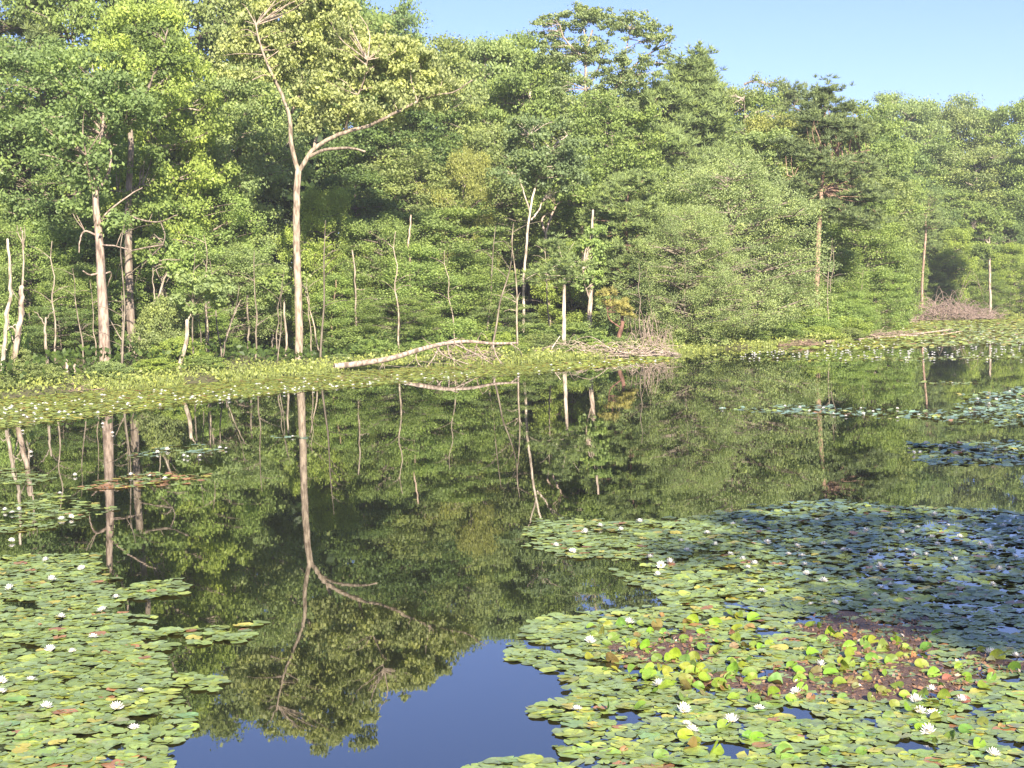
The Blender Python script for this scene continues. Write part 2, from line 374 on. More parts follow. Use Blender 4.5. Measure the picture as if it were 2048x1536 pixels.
# ------------------------------------------------------------------ trees copied from prototypes
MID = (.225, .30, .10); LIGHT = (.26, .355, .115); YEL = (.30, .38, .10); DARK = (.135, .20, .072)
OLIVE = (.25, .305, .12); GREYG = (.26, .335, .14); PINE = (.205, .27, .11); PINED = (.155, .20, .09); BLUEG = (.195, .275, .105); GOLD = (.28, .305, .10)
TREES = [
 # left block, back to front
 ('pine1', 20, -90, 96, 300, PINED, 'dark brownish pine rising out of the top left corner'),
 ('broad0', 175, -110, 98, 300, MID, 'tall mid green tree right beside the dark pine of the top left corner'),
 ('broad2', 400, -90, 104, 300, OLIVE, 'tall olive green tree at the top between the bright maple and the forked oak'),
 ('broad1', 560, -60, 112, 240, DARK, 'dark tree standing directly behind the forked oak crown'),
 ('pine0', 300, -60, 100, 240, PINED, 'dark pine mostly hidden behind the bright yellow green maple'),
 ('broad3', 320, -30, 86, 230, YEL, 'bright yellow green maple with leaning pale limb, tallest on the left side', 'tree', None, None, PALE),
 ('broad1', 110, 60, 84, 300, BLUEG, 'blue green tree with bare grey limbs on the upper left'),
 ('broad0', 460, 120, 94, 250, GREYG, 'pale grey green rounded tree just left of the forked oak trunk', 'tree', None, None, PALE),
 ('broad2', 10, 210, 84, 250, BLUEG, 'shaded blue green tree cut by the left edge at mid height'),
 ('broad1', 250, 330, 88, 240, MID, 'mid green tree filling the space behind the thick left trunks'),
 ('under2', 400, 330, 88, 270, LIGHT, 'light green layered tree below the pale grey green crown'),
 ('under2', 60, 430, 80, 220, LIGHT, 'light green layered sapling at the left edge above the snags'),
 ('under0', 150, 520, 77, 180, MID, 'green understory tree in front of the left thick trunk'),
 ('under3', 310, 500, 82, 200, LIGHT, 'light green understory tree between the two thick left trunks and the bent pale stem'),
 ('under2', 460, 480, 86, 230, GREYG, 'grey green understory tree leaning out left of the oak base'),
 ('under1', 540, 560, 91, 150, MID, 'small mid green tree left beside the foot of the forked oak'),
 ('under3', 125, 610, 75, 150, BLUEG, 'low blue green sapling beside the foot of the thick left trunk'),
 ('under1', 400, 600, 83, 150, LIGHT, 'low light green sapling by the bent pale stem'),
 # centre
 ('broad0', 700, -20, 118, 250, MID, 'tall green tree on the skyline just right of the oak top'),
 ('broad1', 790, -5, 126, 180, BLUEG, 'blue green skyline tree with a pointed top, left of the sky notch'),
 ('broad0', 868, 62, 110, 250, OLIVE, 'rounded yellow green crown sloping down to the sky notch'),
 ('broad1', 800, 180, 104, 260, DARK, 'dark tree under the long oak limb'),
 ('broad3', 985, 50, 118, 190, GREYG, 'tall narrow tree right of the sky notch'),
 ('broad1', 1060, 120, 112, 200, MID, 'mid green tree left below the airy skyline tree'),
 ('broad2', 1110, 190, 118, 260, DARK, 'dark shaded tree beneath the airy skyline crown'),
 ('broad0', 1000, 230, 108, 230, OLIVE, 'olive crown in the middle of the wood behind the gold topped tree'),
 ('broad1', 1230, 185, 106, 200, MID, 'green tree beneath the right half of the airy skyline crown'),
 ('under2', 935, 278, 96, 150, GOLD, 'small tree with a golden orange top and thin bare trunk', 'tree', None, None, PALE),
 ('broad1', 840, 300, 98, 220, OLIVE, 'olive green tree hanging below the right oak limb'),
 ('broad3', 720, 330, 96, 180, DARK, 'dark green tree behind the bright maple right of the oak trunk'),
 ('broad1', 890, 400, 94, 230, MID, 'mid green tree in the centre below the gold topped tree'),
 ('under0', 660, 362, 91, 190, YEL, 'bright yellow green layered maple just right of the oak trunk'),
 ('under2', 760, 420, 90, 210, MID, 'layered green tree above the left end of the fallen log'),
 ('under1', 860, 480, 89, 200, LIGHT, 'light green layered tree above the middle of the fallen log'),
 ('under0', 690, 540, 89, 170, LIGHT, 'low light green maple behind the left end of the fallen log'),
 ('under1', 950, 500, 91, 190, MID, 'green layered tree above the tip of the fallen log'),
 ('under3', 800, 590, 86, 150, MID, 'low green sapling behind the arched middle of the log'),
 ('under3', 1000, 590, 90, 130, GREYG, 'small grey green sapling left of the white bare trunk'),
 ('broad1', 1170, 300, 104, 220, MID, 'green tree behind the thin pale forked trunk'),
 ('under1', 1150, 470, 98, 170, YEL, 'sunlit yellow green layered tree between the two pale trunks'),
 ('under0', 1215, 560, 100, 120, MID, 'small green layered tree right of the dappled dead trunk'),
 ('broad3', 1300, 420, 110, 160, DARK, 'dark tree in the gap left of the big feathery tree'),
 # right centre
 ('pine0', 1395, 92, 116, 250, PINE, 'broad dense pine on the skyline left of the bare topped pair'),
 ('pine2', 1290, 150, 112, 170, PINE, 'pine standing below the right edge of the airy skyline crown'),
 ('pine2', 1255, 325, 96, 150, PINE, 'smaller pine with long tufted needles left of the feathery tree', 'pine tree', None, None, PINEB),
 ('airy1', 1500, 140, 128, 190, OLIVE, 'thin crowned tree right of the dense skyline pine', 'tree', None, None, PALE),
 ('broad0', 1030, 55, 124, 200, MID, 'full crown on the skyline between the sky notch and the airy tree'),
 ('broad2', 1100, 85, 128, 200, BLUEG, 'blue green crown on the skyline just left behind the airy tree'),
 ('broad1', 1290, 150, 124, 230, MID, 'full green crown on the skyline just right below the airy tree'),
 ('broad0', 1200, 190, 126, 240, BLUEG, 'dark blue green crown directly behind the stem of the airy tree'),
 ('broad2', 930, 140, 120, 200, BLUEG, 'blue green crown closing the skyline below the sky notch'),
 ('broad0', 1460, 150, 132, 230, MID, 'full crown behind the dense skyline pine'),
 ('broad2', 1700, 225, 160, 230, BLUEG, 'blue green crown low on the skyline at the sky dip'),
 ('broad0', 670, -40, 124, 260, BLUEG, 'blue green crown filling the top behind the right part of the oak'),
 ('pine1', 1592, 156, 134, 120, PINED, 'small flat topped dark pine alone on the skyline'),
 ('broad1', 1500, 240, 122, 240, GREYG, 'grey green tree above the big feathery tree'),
 ('broad3', 1560, 215, 124, 170, GOLD, 'golden olive tree left of the tall pine with the bare trunk'),
 ('feather', 1460, 300, 101, 330, (.29, .36, .165), 'large feathery green tree leaning over the inlet'),
 ('feather', 1370, 400, 95, 230, (.28, .35, .15), 'lower feathery tree with branches sweeping to the water left of the inlet'),
 ('feather', 1530, 470, 108, 200, GREYG, 'low feathery grey green tree on the right side of the inlet'),
 # promontory right
 ('broad1', 1735, 205, 142, 170, MID, 'green tree at the sky dip right of the tall pine'),
 ('broad2', 1700, 330, 126, 230, OLIVE, 'olive tree behind the bare trunk of the tall pine'),
 ('broad1', 1590, 400, 118, 150, DARK, 'dark tree between the feathery tree and the tall pine trunk'),
 ('under0', 1730, 380, 118, 210, MID, 'layered green tree right of the tall pine trunk'),
 ('under1', 1650, 490, 113, 170, MID, 'layered green tree at the foot of the tall pine'),
 ('under2', 1750, 530, 116, 150, LIGHT, 'light green tree on the tip of the wooded point'),
 ('under0', 1690, 580, 110, 140, LIGHT, 'low light green tree at the shore of the wooded point'),
 ('under3', 1610, 570, 109, 120, MID, 'low green tree between the feathery tree and the wooded point'),
 # far right cove
 ('broad0', 1810, 172, 208, 170, GREYG, 'rounded skyline crown first right of the sky dip'),
 ('broad2', 1885, 196, 214, 160, OLIVE, 'olive skyline crown second right of the sky dip'),
 ('broad1', 1950, 188, 216, 140, GREYG, 'skyline crown near the right edge with a thin spray of twigs on top'),
 ('broad0', 2035, 185, 210, 160, MID, 'green skyline crown cut by the right edge'),
 ('broad1', 1840, 270, 198, 190, MID, 'mid green tree below the first skyline crown of the cove', 'tree', None, None, PALE),
 ('broad2', 1960, 275, 196, 210, OLIVE, 'olive tree in the middle of the far cove wood', 'tree', None, None, PALE),
 ('broad1', 2050, 300, 194, 150, GREYG, 'grey green tree at the right edge of the cove wood'),
 ('broad3', 1900, 370, 192, 190, MID, 'shaded tree in the hollow of the cove wood'),
 ('broad1', 1800, 330, 186, 140, BLUEG, 'blue green tree right behind the wooded point'),
 ('under2', 2000, 420, 188, 170, BLUEG, 'blue green tree around the white trunk of the far cove'),
 ('pine0', 1852, 388, 182, 120, PINE, 'small bushy pine with a bare straight trunk at the back of the cove', 'pine tree', None, None, PINEB),
 ('under0', 1912, 448, 180, 120, YEL, 'yellow green young tree behind the grey brush heap'),
 ('under1', 2035, 480, 180, 110, YEL, 'yellow green young tree at the right edge of the cove'),
 ('under1', 1800, 500, 170, 110, MID, 'low green tree left of the small bushy pine in the cove'),
 ('under2', 1880, 560, 179, 100, MID, 'low bushy tree between the small pine and the brush heap'),
 ('under0', 1970, 540, 179, 100, MID, 'low layered tree by the foot of the white cove trunk'),
 ('broad1', 2110, 240, 190, 180, MID, 'tree mostly outside the right edge of the cove'),
 ('under2', -60, 350, 74, 220, MID, 'tree mostly outside the left edge behind the snags'),
]
for t in TREES: place(*t)

# ------------------------------------------------------------------ traced trees
def traced(name, Y, limbs, ells, color, label, bark=PALE, cat='tree', nclump=1.0, rc=.8, lpc=90, leaf=.2, flat=.55, droop=0, style='leaf', seed=0, seen_depth=1.0, group=None):
    """limbs: list of (pixel path, width px start, end, depth drift m); ells: crown ellipses (px, py, rx, ry)"""
    rng = np.random.default_rng(seed + 500); wd = Wood(); k = px2m(Y); nodes = []
    b = at(*limbs[0][0][0], Y); org = Vector((b.x, Y, max(float(gz(b.x, Y)) - .15, -.3)))
    for i, (pp, w0, w1, dd) in enumerate(limbs):
        pts = []
        for j, (a, c) in enumerate(pp):
            u = j / max(1, len(pp) - 1); pts.append(at(a, c, Y + dd * u))
        if i == 0: pts[0].z = min(pts[0].z, org.z)
        sp = smooth_path([p - org for p in pts], max(6, len(pp) * 4))
        n = len(sp); sp[1:-1] += rng.normal(0, .02, (n - 2, 3)) * k * 20
        wd.tube(sp, w0 * k / 2, max(w1 * k / 2, .012), 8 if w0 > 8 else 5)
        nodes += [tuple(x) + (i,) for x in sp]
    nd = np.array([x[:3] for x in nodes]); ni = np.array([x[3] for x in nodes])
    e = bpy.data.objects.new(name, None); e.empty_display_size = .5; e.location = org; col.objects.link(e); tag(e, label, cat, group)
    C = []; RR = []
    for (px_, py_, rx, ry) in ells:
        c = np.array(at(px_, py_, Y) - org); n = int(max(3, nclump * (rx * ry) * k * k * 4.5 / rc ** 1.5))
        d = unit(rng.normal(size=(n, 3))) * (rng.random((n, 1)) ** .4)
        pts = c + d * np.array([rx * k, rx * k * .85, ry * k])
        C.append(pts); RR.append(rc * (.6 + .7 * rng.random(n)))
    if C:
        C = np.vstack(C); RR = np.concatenate(RR)
        cand = nd[ni > 0] if (ni > 0).any() else nd[len(nd) // 2:]
        sel = rng.permutation(len(C))[:170]
        for c in C[sel]:
            dist = np.linalg.norm(cand - c, axis=1) + np.maximum(0, cand[:, 2] - c[2]) * 1.5
            s = cand[dist.argmin()]
            L = np.linalg.norm(c - s)
            if L > 4.5: continue
            mid = (s + c) / 2 + rng.normal(0, .08 * L, 3) + [0, 0, .06 * L]
            wd.tube(smooth_path([s, mid, c], 6), min(.012 + .010 * L, .05), .008, 4)
        Rd = np.stack([RR, RR, RR * flat], 1)
        if style == 'leaf': V, Q, rn = clumps(C, Rd, int(lpc * 1.7), leaf, rng, droop=droop)
        else:
            idx = np.repeat(np.arange(len(C)), 8); TC = C[idx] + rng.normal(size=(len(idx), 3)) * Rd[idx] * .55
            V, Q, rn = tufts(TC, lpc // 4, leaf, rng)
        link('crown', mesh('crown', V, Q, rnd=rn, mats=(LEAF if style == 'leaf' else NEEDLE,)), e, color)
    link('trunk', wd.build('trunk'), e, bark)
    return e
oak_l = [
    ([(597, 742), (598, 640), (594, 500), (593, 400), (597, 338)], 17, 13, 0),
    ([(597, 345), (583, 290), (579, 235), (562, 185), (540, 140), (522, 95), (512, 50)], 10, 3, -1.5),
    ([(583, 225), (598, 190), (604, 150), (600, 100)], 8, 3, 2),
    ([(598, 342), (628, 298), (680, 268), (735, 252), (790, 226), (835, 203)], 10, 5, -1.5),
    ([(790, 226), (815, 215), (850, 200)], 6, 3, 1),
    ([(835, 203), (870, 190), (905, 185), (945, 160)], 5, 2, -2),
    ([(612, 318), (650, 300), (700, 296), (730, 303)], 8, 4, -3),
    ([(690, 262), (700, 220), (725, 170), (735, 120)], 6, 2, -2),
    ([(628, 298), (640, 240), (660, 180), (665, 100)], 7, 2, 3),
    ([(552, 165), (530, 150), (505, 160)], 4, 2, -2)]
oak_e = [(510, 50, 55, 80), (600, 60, 80, 90), (700, 90, 90, 80), (780, 140, 95, 65), (660, 190, 85, 55), (850, 180, 75, 42), (800, 110, 70, 50), (470, 110, 40, 50), (560, 130, 45, 60), (760, 215, 100, 32), (640, 0, 90, 60), (640, 240, 45, 30)]
traced('oak_tree', 81, oak_l, oak_e, (.35, .39, .17), 'large pale forked oak with yellowish drooping leaves and a long right limb', bark=(.37, .31, .24), rc=.55, nclump=1.15, lpc=75, leaf=.20, droop=1.0, seed=1)
traced('broadleaf_tree', 71, [
    ([(214, 762), (208, 660), (203, 560), (197, 460), (190, 390), (196, 320), (205, 260), (208, 190)], 25, 3, 0),
    ([(190, 395), (178, 350), (172, 310)], 8, 3, -1), ([(196, 380), (215, 350), (222, 310), (215, 280), (240, 262)], 8, 3, 1),
    ([(195, 472), (170, 462), (160, 480), (158, 505)], 5, 2, -1), ([(200, 545), (180, 550), (166, 542)], 5, 3, -1), ([(203, 550), (222, 545), (215, 575)], 4, 2, 1),
    ([(197, 490), (230, 492), (262, 500)], 4, 2, -1), ([(200, 470), (210, 430), (260, 390), (285, 375)], 5, 2, 1.5)],
    [(130, 260, 90, 60), (230, 210, 80, 60), (170, 150, 90, 60), (190, 320, 70, 40), (150, 360, 50, 25), (225, 440, 40, 22), (140, 420, 40, 20)], BLUEG, 'thick pinkish grey trunk with broken side stubs at the left, the widest trunk', bark=(.35, .28, .23), rc=.7, leaf=.2, seed=2)
traced('broadleaf_tree', 77, [
    ([(268, 755), (262, 650), (257, 500), (258, 380), (262, 290), (255, 200)], 20, 9, 0),
    ([(258, 430), (285, 440), (320, 443), (355, 430)], 5, 2, -2), ([(320, 443), (330, 470), (325, 490)], 3, 1.5, -2), ([(260, 385), (232, 382), (205, 378)], 5, 2, -1),
    ([(262, 390), (280, 370), (300, 372)], 4, 2, -1), ([(258, 230), (290, 190), (320, 120), (335, 60)], 8, 3, -1)],
    [(260, 200, 70, 60), (320, 90, 60, 60), (270, 320, 60, 40), (290, 410, 50, 25), (270, 500, 40, 20), (245, 580, 35, 18)], (.18, .25, .08), 'grey trunk standing just right behind the thickest left trunk', bark=(.27, .225, .18), rc=.65, seed=3)
traced('broadleaf_tree', 90, [
    ([(1046, 720), (1047, 640), (1048, 555), (1053, 490), (1060, 420), (1072, 370), (1085, 320)], 7, 4, 0),
    ([(1060, 425), (1046, 380), (1036, 350)], 4, 2, -1), ([(1062, 440), (1078, 420), (1083, 405)], 4, 3, 1), ([(1085, 320), (1110, 290), (1135, 270)], 4, 2, 1), ([(1072, 370), (1068, 300), (1060, 270)], 3, 1.5, -1)],
    [(1090, 300, 95, 45), (1040, 345, 60, 40), (1130, 345, 60, 40), (1080, 255, 70, 25)], (.185, .25, .12), 'slender pale trunk forking high with a light grey green crown', bark=(.55, .48, .40), rc=.6, leaf=.19, seed=4)
traced('broadleaf_tree', 98, [
    ([(1098, 560), (1096, 520), (1092, 470), (1100, 440), (1112, 410)], 6, 4, 0), ([(1092, 475), (1084, 440), (1095, 425)], 5, 3, 1), ([(1112, 410), (1140, 390), (1150, 375)], 3, 2, 0)],
    [(1120, 380, 70, 35)], MID, 'short trunk with V shaped limbs just right of the slender pale trunk', bark=(.40, .31, .26), rc=.6, seed=5)
traced('pine_tree', 88, [([(1128, 706), (1128, 640), (1128, 575), (1128, 530)], 9, 5, 0)],
    [(1100, 545, 65, 30), (1150, 540, 30, 30), (1125, 500, 40, 25)], PINE, 'small dull pine on a smooth white bare trunk by the brush pile', bark=(.60, .53, .44), cat='pine tree', style='pine', rc=.55, lpc=96, leaf=.32, flat=.6, seed=6)
traced('broadleaf_tree', 94, [([(1180, 705), (1179, 640), (1183, 560), (1184, 470), (1186, 420)], 12, 4, 0), ([(1180, 600), (1170, 570), (1165, 540)], 4, 2, -1)],
    [(1170, 540, 35, 35), (1185, 480, 30, 40)], LIGHT, 'dappled half white trunk with small leafy sprays beside the dark gap', bark=(.48, .40, .33), rc=.5, seed=7)
traced('pine_tree', 91, [([(1232, 712), (1236, 680), (1244, 650), (1243, 625)], 11, 6, 0), ([(1241, 655), (1220, 640), (1214, 620)], 4, 2, 0)],
    [(1240, 615, 32, 24), (1222, 592, 20, 14)], (.30, .28, .10), 'stubby leaning pine with yellowish needles and red brown trunk', bark=(.22, .12, .09), cat='pine tree', style='pine', rc=.4, lpc=88, leaf=.3, seed=8)
traced('pine_tree', 108, [([(1632, 640), (1634, 560), (1638, 460), (1643, 380), (1648, 300), (1650, 200)], 13, 4, 0),
    ([(1643, 380), (1600, 360), (1575, 350)], 4, 2, -1), ([(1646, 330), (1700, 310), (1740, 300)], 4, 2, 1)],
    [(1650, 190, 35, 28), (1640, 240, 65, 30), (1695, 265, 60, 30), (1600, 300, 55, 30), (1690, 340, 80, 28), (1610, 370, 55, 25), (1720, 390, 65, 25), (1650, 420, 50, 20), (1730, 440, 60, 20), (1700, 215, 25, 12)],
    (.165, .215, .10), 'tallest pine of the wooded point with a long bare pinkish trunk', bark=(.40, .27, .20), cat='pine tree', style='pine', rc=.75, lpc=104, leaf=.38, flat=.4, seed=9, nclump=2.4)
traced('broadleaf_tree', 110, [
    ([(1168, 420), (1170, 300), (1172, 200), (1172, 110), (1185, 60)], 10, 4, 0), ([(1172, 120), (1150, 100), (1128, 75), (1120, 50)], 6, 2, -1),
    ([(1174, 180), (1200, 130), (1215, 80)], 5, 2, 1), ([(1180, 260), (1215, 200), (1260, 140), (1310, 100), (1340, 85)], 7, 2, 2), ([(1172, 100), (1168, 60), (1160, 30)], 4, 2, 0), ([(1240, 165), (1250, 110), (1260, 60)], 4, 2, 0)],
    [(1100, 60, 45, 38), (1150, 30, 55, 22), (1200, 40, 60, 30), (1260, 50, 60, 30), (1310, 75, 42, 32), (1240, 120, 60, 30), (1140, 110, 40, 35), (1210, 170, 60, 30), (1120, 165, 25, 25), (1320, 120, 30, 15), (1180, 100, 50, 30), (1170, 215, 55, 35), (1230, 225, 50, 30), (1150, 270, 60, 35), (1090, 110, 30, 25), (1280, 150, 45, 25)],
    (.24, .30, .14), 'airy wide crown on the skyline with sky showing through its limbs', bark=(.42, .36, .30), rc=.42, lpc=55, leaf=.17, seed=10, nclump=.95)
traced('broadleaf_tree', 168, [([(1981, 640), (1980, 560), (1978, 470), (1976, 440)], 6, 4, 0), ([(1979, 490), (1960, 465), (1945, 455)], 3, 1.5, 0)], [(1975, 440, 42, 34), (1965, 500, 30, 14)], MID, 'straight white trunk standing in the far cove', bark=(.42, .36, .30), rc=.6, seed=11, nclump=2.0)
traced('pine_tree', 166, [([(1843, 640), (1845, 560), (1851, 480), (1852, 430)], 6, 4, 0)], [(1850, 445, 40, 22), (1855, 410, 30, 25)], PINE, 'slim pine with a reddish bare trunk in front of the cove wood', bark=(.38, .27, .21), cat='pine tree', style='pine', rc=.7, lpc=80, leaf=.36, seed=12)
traced('broadleaf_tree', 80, [([(330, 752), (334, 690), (331, 630), (324, 575), (322, 540)], 8, 4, 0)], [(330, 520, 45, 40)], LIGHT, 'thin pale upright trunk right of the second thick left trunk', rc=.5, seed=13)
traced('broadleaf_tree', 72, [([(350, 758), (364, 715), (373, 680), (374, 640)], 10, 7, 0), ([(374, 645), (385, 620), (400, 590)], 4, 2, 1)], [(400, 580, 60, 45)], GREYG, 'short pale trunk curving up to the right from the bank', rc=.5, seed=14, bark=(.46, .40, .32))
traced('broadleaf_tree', 75, [([(272, 757), (275, 700), (288, 640), (318, 590), (330, 555), (350, 525)], 6, 4, 0), ([(310, 600), (306, 560), (305, 520)], 3, 1.5, 0), ([(272, 700), (250, 690), (215, 630)], 4, 2, -1)], [(345, 520, 45, 25)], LIGHT, 'thin curved pale stem sweeping up to the right between the left trunks', rc=.5, seed=15)
traced('broadleaf_tree', 84, [([(566, 745), (573, 690), (570, 640), (568, 590)], 6, 4, 0)], [(560, 570, 50, 35)], MID, 'thin trunk just left of the oak trunk', rc=.5, seed=16)

# ------------------------------------------------------------------ dead snags and thin stems (one mesh each)
def snag(name, Y, limbs, label, color=PALE, cat='dead tree', seed=0, group=None, jag=True):
    wd = Wood(); k = px2m(Y); b = at(*limbs[0][0][0], Y); org = Vector((b.x, Y, 0)); rng = np.random.default_rng(seed)
    org.z = max(float(gz(b.x, Y)) - .15, -.2)
    for i, (pp, w0, w1, dd) in enumerate(limbs):
        pts = [at(a, c, Y + dd * j / max(1, len(pp) - 1)) - org for j, (a, c) in enumerate(pp)]
        if i == 0: pts[0].z = 0
        sp = smooth_path(pts, len(pp) * 4); sp[1:-1] += rng.normal(0, .025, (len(sp) - 2, 3))
        wd.tube(sp, w0 * k / 2, w1 * k / 2, 7 if w0 > 6 else 4)
    o = link(name, wd.build(name), None, color, org); tag(o, label, cat, group); return o
snag('dead_tree', 64, [([(2, 782), (8, 700), (16, 620), (21, 560), (15, 478)], 9, 5, 0), ([(20, 570), (30, 590), (38, 600)], 3, 1, .5), ([(12, 660), (28, 650), (40, 655)], 3, 1, 0), ([(14, 700), (0, 690), (-10, 700)], 3, 1, 0)], 'leftmost dead snag, thin and pale, at the left edge', (.50, .44, .36), seed=1)
snag('dead_tree', 65, [([(22, 785), (28, 720), (38, 660), (43, 610), (44, 572)], 13, 9, 0), ([(32, 700), (18, 650), (20, 600)], 3, 1, .5), ([(36, 670), (14, 640)], 3, 1, 0)], 'dead snag with a broken blunt top, second from the left edge', (.46, .38, .31), seed=2)
snag('dead_tree', 73, [([(40, 720), (44, 600), (46, 480), (42, 455)], 6, 3, 0), ([(46, 490), (36, 465), (34, 450)], 2.5, 1, 0), ([(46, 500), (50, 470), (48, 450)], 3, 1, 0)], 'tall thin dead stem above and behind the two left snags', PALE, seed=3)
snag('sapling_trunk', 68, [([(97, 770), (94, 720), (90, 660), (92, 635)], 7, 4, 0), ([(91, 650), (76, 630), (68, 622)], 3, 1, 0), ([(92, 640), (104, 625), (115, 622)], 2, 1, 0)], 'thin pale broken sapling between the snags and the thickest trunk', PALE, 'tree trunk', seed=4)
snag('sapling_trunk', 70, [([(132, 772), (134, 740), (133, 720)], 7, 6, 0)], 'short pale stump left of the thickest trunk', (.5, .44, .36), 'tree stump', seed=5)
snag('sapling_trunk', 70, [([(144, 772), (148, 745), (152, 725)], 6, 4, 0)], 'short pale leaning stump beside the other pale stump', (.5, .44, .36), 'tree stump', seed=6)
snag('sapling_trunk', 74, [([(240, 760), (243, 720), (242, 690)], 4, 2, 0)], 'thin short pale stem between the two thick left trunks', PALE, 'tree trunk', seed=7)
snag('sapling_trunk', 78, [([(318, 755), (317, 690), (312, 620), (314, 590)], 5, 3, 0)], 'thin upright stem left of the pale upright trunk', PALE, 'tree trunk', seed=8)
snag('sapling_trunk', 78, [([(432, 745), (448, 690), (468, 630), (482, 600)], 4, 2, 0)], 'thin pale stem slanting right in the gap left of the oak', PALE, 'tree trunk', seed=9)
snag('sapling_trunk', 82, [([(412, 740), (414, 660), (416, 590)], 7, 5, 0)], 'grey shaded trunk behind the slanting thin stem', GREY, 'tree trunk', seed=10)
snag('sapling_trunk', 84, [([(496, 738), (497, 660), (495, 590)], 5, 4, 0)], 'grey thin trunk in the dark gap left of the oak', GREY, 'tree trunk', seed=11)
snag('sapling_trunk', 86, [([(543, 735), (545, 680), (548, 640)], 4, 3, 0)], 'short grey stem close left of the oak trunk', GREY, 'tree trunk', seed=12)
snag('dead_tree', 88, [([(808, 725), (810, 660), (808, 600), (812, 570)], 8, 5, 0), ([(816, 722), (818, 660), (820, 560), (818, 480), (822, 430)], 7, 3, .3), ([(820, 560), (805, 520), (800, 510)], 3, 1, 0)], 'twin dead trunk with peeling pale bark above the log', (.42, .33, .26), seed=13)
snag('dead_tree', 90, [([(883, 720), (885, 670), (884, 620)], 6, 4, 0), ([(885, 700), (896, 690), (900, 655)], 3, 2, 0)], 'short dead trunk in the dark gap above the middle of the log', (.36, .30, .24), seed=14)
snag('dead_tree', 91, [([(995, 705), (995, 660), (994, 620), (996, 590)], 5, 3, 0), ([(995, 640), (1006, 625)], 2, 1, 0), ([(995, 650), (984, 640)], 2, 1, 0)], 'small pinkish dead stem above the tip of the log', (.42, .31, .25), seed=15)
snag('sapling_trunk', 87, [([(708, 735), (712, 660), (710, 560), (704, 500)], 5, 3, 0), ([(711, 580), (730, 578)], 2, 1, 0)], 'thin pale stem over the left end of the log', PALE, 'tree trunk', seed=16)
snag('sapling_trunk', 88, [([(668, 735), (664, 640), (672, 560)], 4, 3, 0)], 'thin brown stem between the oak trunk and the log end', (.38, .28, .2), 'tree trunk', seed=17)
snag('sapling_trunk', 89, [([(940, 720), (938, 680), (942, 640)], 4, 2, 0)], 'thin stem above the right part of the log', PALE, 'tree trunk', seed=18)
snag('dead_tree', 112, [([(1061, 260), (1060, 210), (1056, 180), (1052, 147)], 5, 3, 0), ([(1060, 195), (1064, 170), (1063, 148)], 3, 2, 0)], 'pair of bare broken prongs sticking up left below the airy crown', (.55, .50, .42), seed=19)
snag('dead_tree', 108, [([(1200, 600), (1205, 520), (1208, 470), (1196, 440)], 4, 2, 0)], 'thin dead stem in the shade right of the V shaped trunk', PALE, seed=20)

# thin pale stems standing among the understory
STEMS = []
for v in range(5):
    rg = np.random.default_rng(900 + v); wd = Wood(); xs = np.cumsum(rg.normal(rg.normal(0, .10), .05, 8)); ys = np.cumsum(rg.normal(0, .08, 8))
    pts = smooth_path(np.stack([xs - xs[0], ys - ys[0], np.linspace(0, 6, 8)], 1), 16); wd.tube(pts, .05, .015, 5)
    for _ in range(6):
        i = rg.integers(5, 15); a = rg.uniform(0, 6.28); L = rg.uniform(.4, 1.3); e_ = pts[i] + np.array([math.cos(a) * L, math.sin(a) * L, rg.uniform(0, .8) * L])
        wd.tube(smooth_path([pts[i], (pts[i] + e_) / 2 + [0, 0, .1], e_], 5), .022, .008, 3)
    STEMS.append(wd.build('sapling_trunk'))
SEG = [(60, 200, 3, 'between the left edge and the thickest trunk'), (225, 430, 7, 'between the thickest trunk and the gap left of the oak'), (430, 585, 5, 'in the gap left of the oak trunk'), (610, 800, 5, 'behind the left half of the fallen log'),
       (800, 1040, 5, 'behind the right half of the fallen log'), (1060, 1330, 4, 'around the white and the dappled trunks'), (1560, 1800, 4, 'along the wooded point'), (1800, 2040, 5, 'in the far cove wood')]
rg = np.random.default_rng(77)
for x0, x1, n, ph in SEG:
    for _ in range(n):
        p = rg.uniform(x0, x1); Y = 70.; X = at(p, 700, 90).x / 90
        for _i in range(40): Y = float(yshore(X * Y))
        Y += rg.uniform(3, 10); o = link('sapling_trunk', STEMS[rg.integers(5)], None, tuple(np.array((.34, .29, .225)) * rg.uniform(.5, 1.15)), (X * Y, Y, float(gz(X * Y, Y)) - .1))
        s_ = rg.uniform(.6, 1.3) * (1 if Y < 130 else 1.4); o.scale = (s_ * 1.1, s_ * 1.1, s_); o.rotation_euler = (rg.normal(0, .06), rg.normal(0, .09), rg.uniform(0, 6.28))
        tag(o, 'thin bare pale stem ' + ph, 'tree trunk', 'thin pale stems ' + ph)

